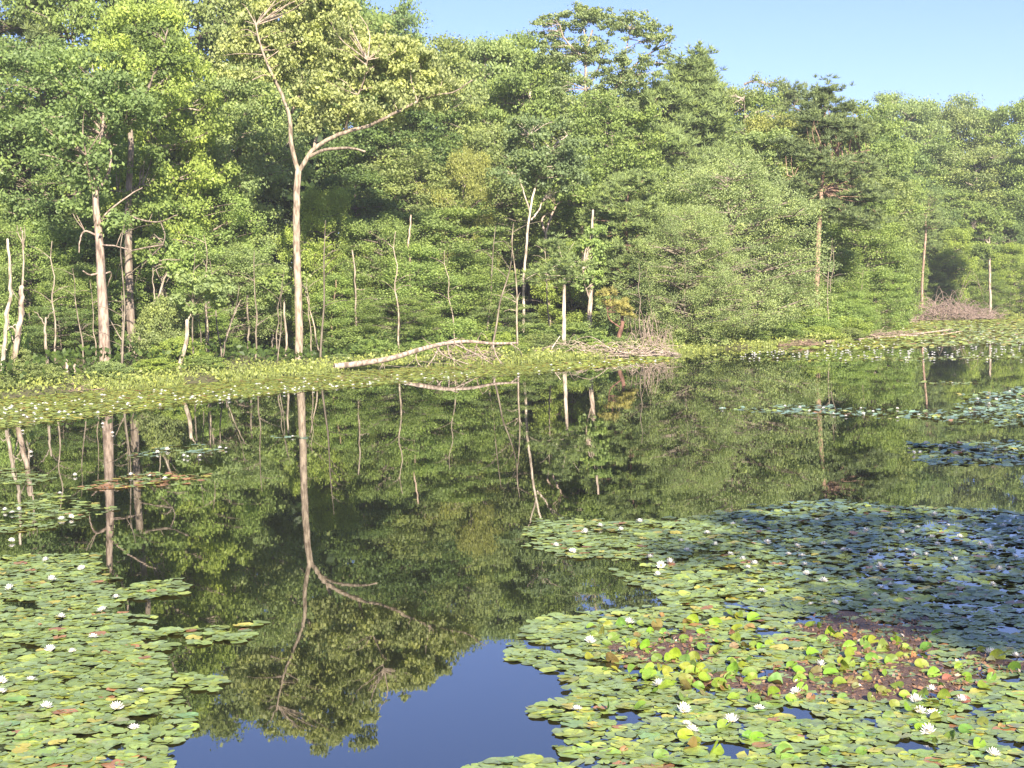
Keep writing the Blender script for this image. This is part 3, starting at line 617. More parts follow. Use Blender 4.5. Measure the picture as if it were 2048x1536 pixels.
# ------------------------------------------------------------------ fallen logs and brush
def log_obj(name, Y0, Y1, path, w0, w1, twigs, label, color, cat='log', seed=0):
    rng = np.random.default_rng(seed); wd = Wood(); n = len(path)
    pts = [at(a, b, Y0 + (Y1 - Y0) * i / (n - 1)) for i, (a, b) in enumerate(path)]
    org = Vector((pts[0].x, pts[0].y, 0)); sp = smooth_path([p - org for p in pts], n * 5)
    k = px2m(Y0); wd.tube(sp, w0 * k / 2, w1 * k / 2, 9)
    e = bpy.data.objects.new(name, None); e.location = org; col.objects.link(e); tag(e, label, cat)
    link('trunk', wd.build('trunk'), e, color)
    for tw in twigs:
        (pp, a0, a1, dy) = tw; wt = Wood()
        pt = [at(a, b, Y0 + (Y1 - Y0) * min(1, max(0, (pp[0][0] - path[0][0]) / (path[-1][0] - path[0][0]))) + dy * j / max(1, len(pp) - 1)) - org for j, (a, b) in enumerate(pp)]
        q = smooth_path(pt, 8); wt.tube(q, a0 * k / 2, a1 * k / 2, 5)
        for _ in range(3):
            s = q[rng.integers(2, 7)]; d = np.array([rng.normal(0, .8), rng.normal(0, .5), -abs(rng.normal(.3, .4))])
            wt.tube(smooth_path([s, s + d * .5 + rng.normal(0, .06, 3), s + d], 5), .018, .007, 3)
        link('branch', wt.build('branch'), e, color)
    return e
log_obj('fallen_log', 77, 82, [(668, 733), (720, 727), (780, 717), (830, 702), (870, 691), (905, 685), (940, 683), (985, 687), (1035, 686)], 13, 5,
    [([(850, 695), (880, 688), (915, 676)], 4, 2, 1), ([(870, 691), (890, 712), (935, 728)], 4, 2, -2), ([(905, 686), (945, 705), (985, 728)], 4, 2, -2), ([(880, 690), (868, 715), (855, 732)], 4, 2, -2),
     ([(920, 684), (935, 700), (975, 715)], 3, 1.5, -1), ([(895, 687), (900, 712), (925, 735)], 3, 1.5, -2.5), ([(835, 700), (832, 715), (838, 730)], 3, 1.5, -1), ([(985, 687), (992, 710), (1003, 728)], 4, 2, -1), ([(1020, 687), (1030, 693), (1038, 698)], 3, 1.5, 0),
     ([(770, 718), (765, 725), (764, 735)], 3, 1.5, -.5)],
    'long fallen grey log arching over the green bank with broken branches', (.36, .30, .25), seed=1)
log_obj('fallen_log', 86, 89, [(1075, 707), (1130, 702), (1180, 703), (1240, 704), (1290, 711), (1335, 716)], 6, 4,
    [([(1130, 702), (1110, 710), (1080, 722)], 3, 1.5, -1.5), ([(1100, 704), (1108, 690), (1120, 672)], 2.5, 1.5, .5), ([(1240, 705), (1270, 716), (1300, 722)], 3, 1.5, -1)],
    'thin white log lying along the water below the brush pile', (.58, .50, .42), seed=2)
log_obj('fallen_log', 100, 118, [(1650, 684), (1700, 680), (1760, 676), (1830, 668), (1905, 659)], 7, 3,
    [([(1800, 670), (1860, 672), (1925, 662)], 3, 1.5, 1), ([(1760, 675), (1720, 664), (1690, 660)], 3, 1.5, 2), ([(1840, 667), (1890, 676), (1930, 680)], 3, 1.5, -2)],
    'long thin grey log slanting over the lily water off the wooded point', (.44, .35, .29), seed=3)
def brush(px0, px1, py_base, height_px, Y, n, color, label, arch=.5, seed=0, depth=2.5, thick=.018, name='brush_pile'):
    rng = np.random.default_rng(seed + 40); wd = Wood(); k = px2m(Y); c = onz((px0 + px1) / 2, py_base); Yc = Y
    org = at((px0 + px1) / 2, py_base, Yc); org.z = 0
    W = (px1 - px0) * k / 2; H = height_px * k
    for i in range(n):
        x = rng.uniform(-W, W); y = rng.uniform(-depth, depth) * .5; env = max(.25, 1 - (x / W) ** 2)
        L = rng.uniform(.25, .6) * W + .3; a = rng.normal(0, .5) + (math.pi if rng.random() < .5 else 0)
        s = np.array([x, y, rng.uniform(0, H * .5) * env]); e = s + np.array([math.cos(a) * L, math.sin(a) * L * .6, rng.normal(.05, .35) * H])
        e[0] = np.clip(e[0], -W * 1.1, W * 1.1); e[2] = max(.02, e[2])
        m_ = (s + e) / 2; m_[2] += abs(rng.normal(0, arch)) * H * env; m_ += rng.normal(0, .06 * L, 3) * [1, 1, .3]
        wd.tube(smooth_path([s, m_, e], 7), thick * rng.uniform(.5, 1.6), thick * .3, 4)
    o = link(name, wd.build(name), None, color, org); tag(o, label, 'brush pile'); return o
brush(1040, 1345, 722, 28, 87, 170, (.42, .35, .29), 'wide tangle of pale bare branches at the water in the middle of the far bank', seed=1, thick=.025)
brush(1255, 1345, 712, 48, 90, 90, (.36, .29, .24), 'domed heap of arching bare twigs beside the stubby leaning pine', arch=.9, seed=2, depth=3)
brush(735, 785, 690, 38, 90, 60, (.36, .29, .25), 'small round dead bush behind the left end of the fallen log', arch=.8, seed=13, name='dead_bush')
brush(850, 1000, 732, 40, 83, 85, (.42, .34, .28), 'loose dead twigs spilling down below the right half of the fallen log', arch=.5, seed=14)
brush(1560, 1640, 708, 14, 97, 70, (.28, .20, .15), 'flat brown twig heap standing in the water off the right shore', arch=.5, seed=5, depth=1.5)
brush(1700, 1830, 678, 14, 112, 90, (.34, .27, .22), 'low grey driftwood heap behind the slanting thin log', arch=.4, seed=6)
brush(1780, 1990, 638, 32, 160, 330, (.30, .23, .20), 'long purplish grey brush heap on the far shore of the cove', arch=.7, seed=7, depth=6, thick=.035)
brush(1770, 1830, 640, 14, 152, 40, (.40, .33, .27), 'pale sticks at the left end of the cove shore', arch=.4, seed=8, thick=.04)
brush(100, 200, 786, 14, 64, 25, (.30, .22, .18), 'dark driftwood sticks in the grass before the thickest trunk', arch=.4, seed=9)

# ------------------------------------------------------------------ shrubs along the shore
lm = [(0, 'below the leftmost snags'), (110, 'between the snags and the thickest trunk'), (240, 'between the two thick left trunks'), (330, 'by the short curving pale trunk'),
      (430, 'in the gap left of the oak'), (530, 'just left of the oak foot'), (630, 'between oak foot and fallen log'), (720, 'behind the left end of the fallen log'),
      (800, 'behind the rising part of the fallen log'), (880, 'behind the arch of the fallen log'), (960, 'behind the tip of the fallen log'), (1060, 'left of the white bare pine trunk'),
      (1150, 'between the white pine trunk and the dappled trunk'), (1210, 'left of the stubby leaning pine'), (1300, 'behind the domed twig heap'), (1370, 'at the left side of the dark inlet'),
      (1450, 'at the right side of the dark inlet'), (1530, 'under the feathery tree right of the inlet'), (1600, 'on the shore left of the wooded point'), (1670, 'on the shore at the middle of the wooded point'),
      (1730, 'at the tip of the wooded point'), (1800, 'at the left end of the cove shore'), (1870, 'behind the left part of the cove brush heap'), (1940, 'behind the right part of the cove brush heap'), (2010, 'near the right edge on the cove shore')]
rs = np.random.default_rng(5)
for i, (px_, ph) in enumerate(lm):
    for j in range(3):
        p = px_ + (-28, 0, 28)[j] + rs.uniform(-10, 10); X = at(p, 700, 90).x / 90
        if (j and px_ < 640 and i % 3) or px_ in (530, 630): continue
        Y = 60.
        for _ in range(40): Y = float(yshore(X * Y))
        Y += (2.6, 7.5, 4.8)[j] + rs.uniform(0, 1.0)
        base = at(p, 700, Y); zb = float(gz(base.x, Y)); hpx = (26, 95, 50)[j] * (.6 if 660 < p < 1350 else 1) * (85 / Y if Y < 130 else .55) * rs.uniform(.85, 1.25)
        topm = zb + hpx * Y / F
        top = proj([[base.x, Y, topm]])[0][1]
        c = [LIGHT, MID, YEL, OLIVE, GREYG][rs.integers(5)]
        size = ('lowest', 'tallest', 'medium')[j]
        cw = {LIGHT: 'light green', MID: 'mid green', YEL: 'yellow green', OLIVE: 'olive', GREYG: 'grey green'}[c]
        place(['shrub0', 'shrub1'][rs.integers(2)], p, top, Y, (75, 100, 85)[j] * (1 if Y < 130 else .6), c, f'{size} {cw} shrub {ph}', cat='shrub', group='shrubs along the far shore')

# ------------------------------------------------------------------ wood behind (one mass), undergrowth, grass
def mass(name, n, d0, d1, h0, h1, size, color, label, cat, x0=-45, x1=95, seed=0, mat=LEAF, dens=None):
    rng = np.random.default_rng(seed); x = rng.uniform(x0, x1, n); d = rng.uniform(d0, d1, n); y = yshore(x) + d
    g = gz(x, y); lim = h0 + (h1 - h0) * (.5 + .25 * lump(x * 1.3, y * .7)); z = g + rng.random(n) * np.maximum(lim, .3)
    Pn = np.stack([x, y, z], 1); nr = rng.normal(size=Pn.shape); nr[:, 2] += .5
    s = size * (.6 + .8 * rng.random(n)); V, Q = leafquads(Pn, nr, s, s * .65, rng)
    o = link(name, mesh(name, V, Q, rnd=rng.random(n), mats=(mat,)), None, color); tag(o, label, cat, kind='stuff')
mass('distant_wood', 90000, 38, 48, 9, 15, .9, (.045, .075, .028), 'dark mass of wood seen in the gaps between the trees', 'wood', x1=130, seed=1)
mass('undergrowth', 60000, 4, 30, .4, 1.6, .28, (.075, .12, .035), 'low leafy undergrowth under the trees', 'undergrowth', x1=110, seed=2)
def grass():
    rng = np.random.default_rng(3); n = 60000; x = rng.uniform(-40, 90, n); d = rng.gamma(2.0, .8, n) - .4; y = yshore(x) + d
    keep = lump(x * 2.1, y * 1.7) > -.6; x, y = x[keep], y[keep]; n = len(x)
    z = np.maximum(gz(x, y), 0); h = rng.uniform(.06, .24, n); a = rng.uniform(0, 6.28, n); w_ = .035
    dx = np.cos(a) * w_; dy = np.sin(a) * w_; tx = rng.normal(0, .1, n); ty = rng.normal(0, .1, n)
    V = np.stack([np.stack([x - dx, y - dy, z - .02], 1), np.stack([x + dx, y + dy, z - .02], 1), np.stack([x + tx, y + ty, z + h], 1)], 1).reshape(-1, 3)
    o = link('grass', mesh('grass', V, None, np.arange(3 * n).reshape(-1, 3), rnd=rng.random(n), mats=(GRASS,)), None, (.29, .34, .12)); tag(o, 'short yellow green grass and weeds along the edge of the bank', 'grass', kind='stuff')
grass()
mass('bank_weeds', 30000, -.4, 4.5, .06, .55, .15, (.30, .35, .12), 'leafy yellow green weeds along the foot of the far bank', 'weeds', seed=9)

# ------------------------------------------------------------------ thin summer haze
def haze():
    x0, x1, y0, y1, z0, z1 = -405, 405, -105, 605, -60, 50
    V = [(x, y, z) for z in (z0, z1) for y in (y0, y1) for x in (x0, x1)]
    Q = [[0, 2, 3, 1], [4, 5, 7, 6], [0, 1, 5, 4], [2, 6, 7, 3], [0, 4, 6, 2], [1, 3, 7, 5]]
    mt, n, o_ = newmat('haze'); pv = N(n, 'ShaderNodeVolumePrincipled'); pv.inputs['Density'].default_value = .0005; pv.inputs['Color'].default_value = (.95, .97, 1, 1)
    pv.inputs['Anisotropy'].default_value = .2
    n.links.new(pv.outputs[0], o_.inputs['Volume']); o = link('haze', mesh('haze', V, Q, mats=(mt,))); tag(o, 'thin pale summer haze in the air over the pond', 'haze', kind='stuff')
haze()
# ------------------------------------------------------------------ lily pads
def inpoly(p, poly):
    x, y = p[:, 0], p[:, 1]; ins = np.zeros(len(p), bool); poly = np.array(poly, float); j = len(poly) - 1
    for i in range(len(poly)):
        xi, yi = poly[i]; xj, yj = poly[j]
        c = ((yi > y) != (yj > y)) & (x < (xj - xi) * (y - yi) / (yj - yi + 1e-12) + xi); ins ^= c; j = i
    return ins
def padverts(x, y, z, r, rot, tx, ty, k, rng, cup=.03):
    """many pads in one go: notched discs with a slightly raised wavy rim; returns V, T"""
    n = len(x); notch = .22
    th = np.linspace(notch, 2 * math.pi - notch, k)[None, :] + rot[:, None]
    wob = 1 + rng.normal(0, .035, (n, k)); rr = r[:, None] * wob
    dx = np.cos(th) * rr; dy = np.sin(th) * rr * .93
    dz = cup * r[:, None] * (.5 + rng.normal(0, .8, (n, k))) + dx * tx[:, None] + dy * ty[:, None]
    rim = np.stack([x[:, None] + dx, y[:, None] + dy, np.maximum(z[:, None] + dz, .001)], -1)
    cen = np.stack([x, y, z], -1)[:, None]
    V = np.concatenate([cen, rim], 1).reshape(-1, 3)
    b = np.arange(n)[:, None] * (k + 1); j = np.arange(k - 1)[None]
    T = np.stack([b + 0 * j, b + 1 + j, b + 2 + j], -1).reshape(-1, 3)
    return V, T
PCOL = {'green': (.25, .335, .085), 'grey green': (.24, .32, .12), 'yellow green': (.36, .43, .085), 'yellow': (.48, .42, .08), 'orange brown': (.40, .20, .09), 'blue green': (.22, .33, .24)}  # blue green: sky sheen of shaded pads painted into the base colour
CLS = list(PCOL); 
PATCH = {
 'left foreground': [(-60, 1112), (90, 1112), (190, 1108), (200, 1150), (255, 1168), (370, 1160), (372, 1190), (250, 1200), (215, 1222), (330, 1235), (240, 1250), (330, 1262), (420, 1255), (520, 1248), (505, 1280), (420, 1290), (340, 1285), (330, 1330), (345, 1350), (462, 1358), (430, 1385), (350, 1385), (385, 1440), (385, 1465), (330, 1490), (350, 1536), (250, 1560), (-60, 1560)],
 'right': [(1060, 1062), (1075, 1040), (1150, 1042), (1300, 1046), (1440, 1028), (1560, 1008), (1640, 1000), (1760, 1010), (2100, 1028), (2100, 1580), (1150, 1580), (1120, 1510), (1125, 1450), (1050, 1428), (1050, 1412), (1120, 1405), (1160, 1400), (1130, 1360), (1080, 1335), (1015, 1325), (1030, 1290), (1040, 1260), (1075, 1238), (1200, 1222), (1340, 1215), (1330, 1192), (1300, 1180), (1250, 1160), (1220, 1142), (1290, 1148), (1300, 1118), (1200, 1118), (1110, 1108), (1055, 1090), (1070, 1078), (1050, 1068)],
 'bottom': [(930, 1528), (1000, 1515), (1080, 1518), (1190, 1525), (1190, 1580), (920, 1580)],
 'middle right': [(1435, 818), (1600, 810), (1740, 818), (1900, 822), (1930, 800), (1920, 792), (2100, 770), (2100, 856), (1960, 852), (1830, 836), (1700, 832), (1560, 828)],
 'mid right blue': [(1810, 888), (1900, 884), (2100, 880), (2100, 932), (1960, 930), (1830, 928), (1860, 908)],
 'upper left': [(250, 912), (300, 898), (400, 890), (455, 896), (420, 908), (330, 914)],
 'reddish left': [(110, 985), (200, 965), (260, 950), (350, 944), (435, 950), (420, 962), (330, 968), (250, 978)],
 'left edge': [(-40, 985), (100, 985), (230, 1020), (190, 1045), (80, 1060), (-40, 1075)],
 'left edge upper': [(-40, 930), (60, 938), (120, 945), (90, 970), (-40, 968)],
 'small streak': [(540, 872), (620, 872), (620, 877), (540, 877)],
}
DENS = {'left foreground': .90, 'right': .93, 'bottom': .95, 'middle right': .5, 'mid right blue': .85, 'upper left': .5, 'reddish left': .5, 'left edge': .30, 'left edge upper': .25, 'small streak': .5}
MUDS = [[(1570, 1246), (1640, 1232), (1740, 1228), (1850, 1245), (1895, 1262), (1850, 1290), (1900, 1330), (1800, 1325), (1700, 1318), (1650, 1280)],
        [(1190, 1300), (1260, 1290), (1400, 1262), (1440, 1290), (1420, 1330), (1340, 1325), (1250, 1318)],
        [(1330, 1375), (1480, 1345), (1560, 1340), (1720, 1325), (1900, 1330), (1990, 1350), (1900, 1392), (1700, 1404), (1600, 1394), (1460, 1384)],
        [(1890, 1318), (1960, 1308), (2100, 1318), (2100, 1350), (1960, 1348)]]
def world_grid(poly, spacing, rng):
    g = np.array([onz(a, b)[:2] for a, b in poly]); x0, y0 = g.min(0); x1, y1 = g.max(0)
    xs = np.arange(x0, x1, spacing); ys = np.arange(y0, y1, spacing * .87)
    X, Y = np.meshgrid(xs, ys); X = X + (np.arange(len(ys)) % 2)[:, None] * spacing / 2
    X = X.ravel() + rng.normal(0, spacing * .27, X.size); Y = Y.ravel() + rng.normal(0, spacing * .27, Y.size)
    return X, Y
rp = np.random.default_rng(21); near = []   # x, y, r, class, patch
for nm, poly in PATCH.items():
    far = nm in ('middle right', 'mid right blue', 'upper left', 'small streak')
    X, Y = world_grid(poly, .105 if not far else .18, rp); pp = proj(np.stack([X, Y, 0 * X], 1))
    edge = np.stack([rp.normal(0, 5, len(X)), rp.normal(0, 2.5, len(X))], 1)
    ok = inpoly(pp + edge, poly)
    nz = np.sin(X * 2.3 + np.sin(Y * 1.7) * 1.5) * np.sin(Y * 1.9 + np.sin(X * 1.3) * 2) + .35 * np.sin(X * 7 + Y * 5)
    ok &= (rp.random(len(X)) < DENS[nm] + .10 * nz) & (nz > (-1.02 if DENS[nm] > .8 else -.5))
    # open blue holes near the bottom right
    sh = (pp[:, 0] > 1400 + 1.4 * (pp[:, 1] - 1000)) & (pp[:, 1] < 1290) & (nm == 'right')
    ok &= ~(sh & (np.sin(X * 1.3 + 2) * np.sin(Y * .9 + X * .5) + .5 * np.sin(Y * 5 + X * 2) > -.35) & (rp.random(len(X)) < .42))
    hole = (np.sin(X * 4.1 + 1) * np.sin(Y * 3.3) > .72) & (Y < 14.5) & (X > .5); ok &= ~(hole & (rp.random(len(X)) < .8))
    md = np.zeros(len(X), bool)
    for q in MUDS: md |= inpoly(pp, q)
    ok &= ~(md & (rp.random(len(X)) < .66))
    X, Y = X[ok], Y[ok]; r = rp.uniform(.05, .108, len(X)) * (1.1 if far else 1)
    pr = [.42, .36, .175, .025, .02]
    pr = pr + [0.]
    if far: pr = [.12, .2, .05, .02, .01, .60]  # far strips mostly take the painted sky-sheen colour
    if nm == 'reddish left': pr = [.2, .2, .1, .1, .4, 0.]
    for a, b, c, k_ in zip(X, Y, r, rp.choice(6, len(X), p=pr)): near.append((a, b, c, CLS[k_] if not (nm == 'right' and b > 19 and a > 3.5 and k_ == 1) else 'blue green', nm))  # shaded upper right pads: grey green swapped for painted sky sheen, to brighten them
# strays off the patch edges
arr = np.array([(a, b, c) for a, b, c, _, _ in near]); pj = proj(np.stack([arr[:, 0], arr[:, 1], 0 * arr[:, 0]], 1))
infr = (pj[:, 0] > 0) & (pj[:, 0] < 2048) & (pj[:, 1] > 0) & (pj[:, 1] < 1530)
size = arr[:, 2] / arr[:, 1]; size[~infr] = 0
order = np.argsort(-size); top300 = set(order[:295].tolist())
VARS = []
for v in range(8):
    rr = np.random.default_rng(300 + v); k = 22
    V1, T1 = padverts(np.zeros(1), np.zeros(1), np.full(1, 0.0), np.ones(1), np.zeros(1), np.zeros(1), np.zeros(1), k, rr)
    rim = V1[1:].copy(); ph = rr.uniform(0, 6)
    th = np.arctan2(rim[:, 1], rim[:, 0]); lift = .05 + .05 * np.sin(th * 2 + ph) + .03 * np.sin(th * 5 + ph * 2); rim[:, 2] = lift
    mid = rim * [.72, .72, 0]; mid[:, 2] = .01 + .012 * np.sin(th * 5 + ph)
    V = np.vstack([[[0, 0, -.01]], mid, rim]); T = [[0, 1 + j, 2 + j] for j in range(k - 1)]; Q = [[1 + j, 1 + k + j, 2 + k + j, 2 + j] for j in range(k - 1)]
    VARS.append(mesh('lily_pad', V, Q, T, mats=(PAD,), smooth=True))
where = {'left foreground': 'in the left foreground patch', 'right': 'at the front of the right foreground patch', 'bottom': 'in the small cluster at the bottom edge'}
for i in top300:
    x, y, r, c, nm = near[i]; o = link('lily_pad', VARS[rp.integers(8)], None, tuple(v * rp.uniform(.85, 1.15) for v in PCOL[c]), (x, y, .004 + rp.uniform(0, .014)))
    o.scale = (r, r * .95, r); o.rotation_euler = (rp.normal(0, .03), rp.normal(0, .03), rp.uniform(0, 6.28))
    tag(o, f'flat {c} lily pad floating {where.get(nm, "on the pond")}', 'lily pad', f'{c} lily pads {where.get(nm, "on the pond")}')
def padstuff(name, L, k, label, far=False):
    rng = np.random.default_rng(77); a = np.array([(x, y, r) for x, y, r, _, _ in L]); n = len(a)
    tl = np.where(np.isin([q[4] for q in L], ['middle right', 'mid right blue']), .16, np.where((a[:, 1] > 17) & (a[:, 0] > 2), .11, .045))
    V, T = padverts(a[:, 0], a[:, 1], .003 + rng.random(n) * (.016 if not far else .03), a[:, 2], rng.uniform(0, 6.28, n), rng.normal(0, 1, n) * tl, rng.normal(0, 1, n) * tl, k, rng, cup=.06)
    cc = np.array([PCOL[c] for *_, c, _ in L]) * rng.uniform(.75, 1.25, (n, 1)); cc = np.repeat(cc, k - 1, 0)
    o = link(name, mesh(name, V, None, T, mats=(PADS,), fcol=cc)); tag(o, label, 'lily pads', kind='stuff')
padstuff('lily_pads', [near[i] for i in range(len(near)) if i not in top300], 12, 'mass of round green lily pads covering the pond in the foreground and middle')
# far strips along the shore
farp = []
A = [(-60, 800), (200, 782), (400, 768), (600, 752), (700, 744), (850, 735), (1000, 730), (1200, 722), (1340, 712), (1345, 722), (1200, 735), (1060, 748), (1000, 752), (850, 762), (700, 775), (520, 792), (400, 806), (250, 826), (120, 842), (0, 858), (-60, 862)]
B = [(1540, 698), (1700, 686), (1735, 664), (1775, 644), (1900, 637), (2100, 632), (2100, 686), (1950, 690), (1800, 696), (1650, 700)]
Cc = [(1395, 718), (1560, 712), (1800, 714), (2100, 708), (2100, 716), (1800, 722), (1560, 724)]
Dd = [(1800, 765), (1900, 762), (1960, 766), (1900, 770)]
for poly, sp, dn, nm in ((A, .16, .95, 'a'), (B, .34, .9, 'b'), (Cc, .3, .5, 'c'), (Dd, .25, .6, 'd')):
    X, Y = world_grid(poly, sp, rp); pp = proj(np.stack([X, Y, 0 * X], 1)) + np.stack([rp.normal(0, 8, len(X)), rp.normal(0, 1.2, len(X))], 1)
    nz = np.sin(X * .8 + np.sin(Y * .5) * 1.5) * np.sin(Y * .45 + np.sin(X * .4) * 2)
    ok = inpoly(pp, poly) & (rp.random(len(X)) < dn + .2 * nz)
    X, Y = X[ok], Y[ok]
    for a, b, c, k_ in zip(X, Y, rp.uniform(.075, .125, len(X)) * (1.8 if nm == 'b' else 1), rp.choice(5, len(X), p=[.20, .08, .57, .13, .02])): farp.append((a, b, c, CLS[k_], nm))
padstuff('lily_pads', farp, 7, 'thin yellow green belt of lily pads along the far shore', far=True)
print('pads', len(near), 'far', len(farp))

# ------------------------------------------------------------------ mud mats
def mudmat(poly, i, label):
    rng = np.random.default_rng(60 + i); g = np.array([onz(a, b)[:2] for a, b in poly]); x0, y0 = g.min(0) - .2; x1, y1 = g.max(0) + .2
    st = .06; xs = np.arange(x0, x1, st); ys = np.arange(y0, y1, st); X, Y = np.meshgrid(xs, ys)
    pp = proj(np.stack([X.ravel(), Y.ravel(), 0 * X.ravel()], 1)) + np.stack([30 * np.sin(Y.ravel() * 9) + 18 * np.sin(X.ravel() * 13 + Y.ravel() * 5), 13 * np.sin(X.ravel() * 7 + 1) + 8 * np.sin(Y.ravel() * 17 + X.ravel() * 4)], 1)
    ins = inpoly(pp, poly).reshape(X.shape).astype(float)
    b = ins.copy()
    for _ in range(3): b = (b + np.roll(b, 1, 0) + np.roll(b, -1, 0) + np.roll(b, 1, 1) + np.roll(b, -1, 1)) / 5
    Z = -.016 + .032 * b + rng.normal(0, .006, X.shape) * b; V = np.stack([X, Y, Z], -1).reshape(-1, 3); nx = len(xs)
    I = (np.arange(len(ys) - 1)[:, None] * nx + np.arange(nx - 1)[None]).ravel(); keep = b.ravel()[I] > .15; I = I[keep]
    Q = np.stack([I, I + 1, I + nx + 1, I + nx], -1)
    o = link('mud_bank', mesh('mud_bank', V, Q, mats=(MUD,), smooth=True)); tag(o, label, 'mud', kind='structure')
for i, (q, l) in enumerate(zip(MUDS, ['largest upper patch of brown mud among the right lily pads', 'left patch of reddish mud among the right lily pads', 'long lower strip of brown mud among the right lily pads', 'brown mud strip reaching the right edge'])): mudmat(q, i, l)

def debris():
    rng = np.random.default_rng(71); Ps = []
    for q in MUDS:
        g = np.array([onz(a, b)[:2] for a, b in q]); n = int(480 * np.ptp(g[:, 0]) * np.ptp(g[:, 1]) * .6)
        p = np.stack([rng.uniform(g[:, 0].min(), g[:, 0].max(), n), rng.uniform(g[:, 1].min(), g[:, 1].max(), n), np.full(n, .018)], 1)
        Ps.append(p[inpoly(proj(p) + rng.normal(0, 6, (n, 2)), q)])
    Ps = np.vstack(Ps); n = len(Ps); Ps[:, 2] += rng.random(n) * .02; nr = rng.normal(size=(n, 3)) * .5; nr[:, 2] += .9
    L = rng.uniform(.015, .07, n); V, Q = leafquads(Ps, nr, L, L * rng.uniform(.12, .8, n), rng)
    c = np.array([(.24, .15, .09), (.10, .055, .04), (.38, .30, .17), (.17, .09, .06), (.28, .30, .08)])[rng.choice(5, n, p=[.25, .3, .12, .25, .08])] * rng.uniform(.6, 1.2, (n, 1))
    o = link('dead_leaves', mesh('dead_leaves', V, Q, mats=(PADS,), fcol=c)); tag(o, 'litter of dead brown leaf scraps on the mud among the right lily pads', 'dead leaves', kind='stuff')
debris()

# ------------------------------------------------------------------ upright young leaves, curled dead leaves
def erectmesh(v):
    rng = np.random.default_rng(400 + v); k = 14; V = []; th = np.linspace(.2, 2 * math.pi - .2, k)
    bend = rng.uniform(.15, .9)
    V.append((0, 0, 0.0))
    for s in (.55, 1.0):
        for t in th: x = math.cos(t) * s; y = math.sin(t) * s * .9; V.append((x, y, bend * y * y + .06 * math.sin(3 * t + v)))
    T = [[0, 1 + j, 2 + j] for j in range(k - 1)]; Q = [[1 + j, 1 + k + j, 2 + k + j, 2 + j] for j in range(k - 1)]
    return mesh('lily_leaf', V, Q, T, mats=(ERECT,), smooth=True)
EM = [erectmesh(v) for v in range(6)]
re_ = np.random.default_rng(9)
ereg = [([(1180, 1240), (1500, 1230), (1560, 1300), (1500, 1380), (1300, 1400), (1180, 1330)], 92, 'around the left mud patch'),
        ([(1560, 1250), (1880, 1250), (1860, 1330), (1600, 1330)], 42, 'on the upper mud patch'),
        ([(1350, 1330), (1900, 1330), (1900, 1400), (1400, 1410)], 70, 'along the lower mud strip'),
        ([(1880, 1300), (2040, 1300), (2040, 1400), (1900, 1400)], 12, 'by the mud at the right edge'),
        ([(1150, 1400), (2040, 1400), (2040, 1520), (1200, 1520)], 34, 'among the flat pads in front of the mud')]
for poly, n, ph in ereg:
    c = 0
    while c < n:
        q = re_.uniform([min(a for a, _ in poly), min(b for _, b in poly)], [max(a for a, _ in poly), max(b for _, b in poly)])
        if not inpoly(q[None], poly)[0]: continue
        c += 1; p = onz(*q); dead = re_.random() < .16; r = re_.uniform(.035, .06) if dead else re_.uniform(.042, .082)
        cl = tuple(v * re_.uniform(.6, 1.2) for v in (.30, .20, .09)) if dead else tuple(v * re_.uniform(.75, 1.15) for v in ((.25, .35, .045) if re_.random() < .6 else (.18, .28, .055)))
        o = link('lily_leaf', EM[re_.integers(6)], None, cl, (p.x, p.y, r * .45)); o.scale = (r, r * re_.uniform(.75, 1.15), r * re_.uniform(.8, 1.6))
        o.rotation_euler = (re_.uniform(.15, 1.2), re_.normal(0, .35), re_.normal(0, .9))
        kd = 'curled orange brown dead' if dead else 'bright green raised young'
        tag(o, f'{kd} lily leaf {ph}', 'lily leaf', f'{kd} lily leaves {ph}')

# ------------------------------------------------------------------ water lily flowers
def flower(v, near_=True):
    rng = np.random.default_rng(800 + v); V = []; Q = []; n = 0
    rings = ((11, .3, 1.05), (9, .7, 1.0), (7, 1.1, .85)) if near_ else ((7, .45, 1.0), (5, .95, .8))
    for (k, el, L) in rings:
        for i in range(k):
            a = i / k * 2 * math.pi + rng.normal(0, .1) + el; e = el + rng.normal(0, .08); w_ = .17
            d = np.array([math.cos(a) * math.cos(e), math.sin(a) * math.cos(e), math.sin(e)]); s = np.array([-math.sin(a), math.cos(a), 0]); u = np.cross(d, s)
            pts = [d * .08, d * L * .5 + s * w_ - u * .05, d * L + np.array([0, 0, .08]), d * L * .5 - s * w_ - u * .05]
            V += pts; Q.append([n, n + 1, n + 2, n + 3]); n += 4
    pet = mesh('petals', V, Q, mats=(PETAL,))
    wd = Wood()
    for i in range(16):
        a = i * 2.4; r = .12 * math.sqrt(i / 16) + .03; wd.tube([(math.cos(a) * r, math.sin(a) * r, .08), (math.cos(a) * r * 1.5, math.sin(a) * r * 1.5, .42)], .03, .03, 4)
    return pet, wd.build('stamens', (STAMEN,))
FL = [flower(v) for v in range(5)]; FLF = [flower(v, False)[0] for v in range(4)]
def bloom(px_, py_, label, group=None, s=None, far=False):
    p = onz(px_, py_, .03); s = s or rf.uniform(.048, .074)
    if far:
        o = link('water_lily', FLF[rf.integers(4)], None, None, (p.x, p.y, .03)); o.scale = (s,) * 3; o.rotation_euler.z = rf.uniform(0, 6); tag(o, label, 'water lily', group); return
    e = bpy.data.objects.new('water_lily', None); e.empty_display_size = .05; col.objects.link(e); e.location = (p.x, p.y, .025); e.scale = (s,) * 3
    e.scale = (s, s, s * rf.uniform(.7, 1.35)); e.rotation_euler = (rf.normal(0, .2), rf.normal(0, .2), rf.uniform(0, 6)); a, b = FL[rf.integers(5)]
    link('petals', a, e); link('stamens', b, e); tag(e, label, 'water lily', group)
rf = np.random.default_rng(31)
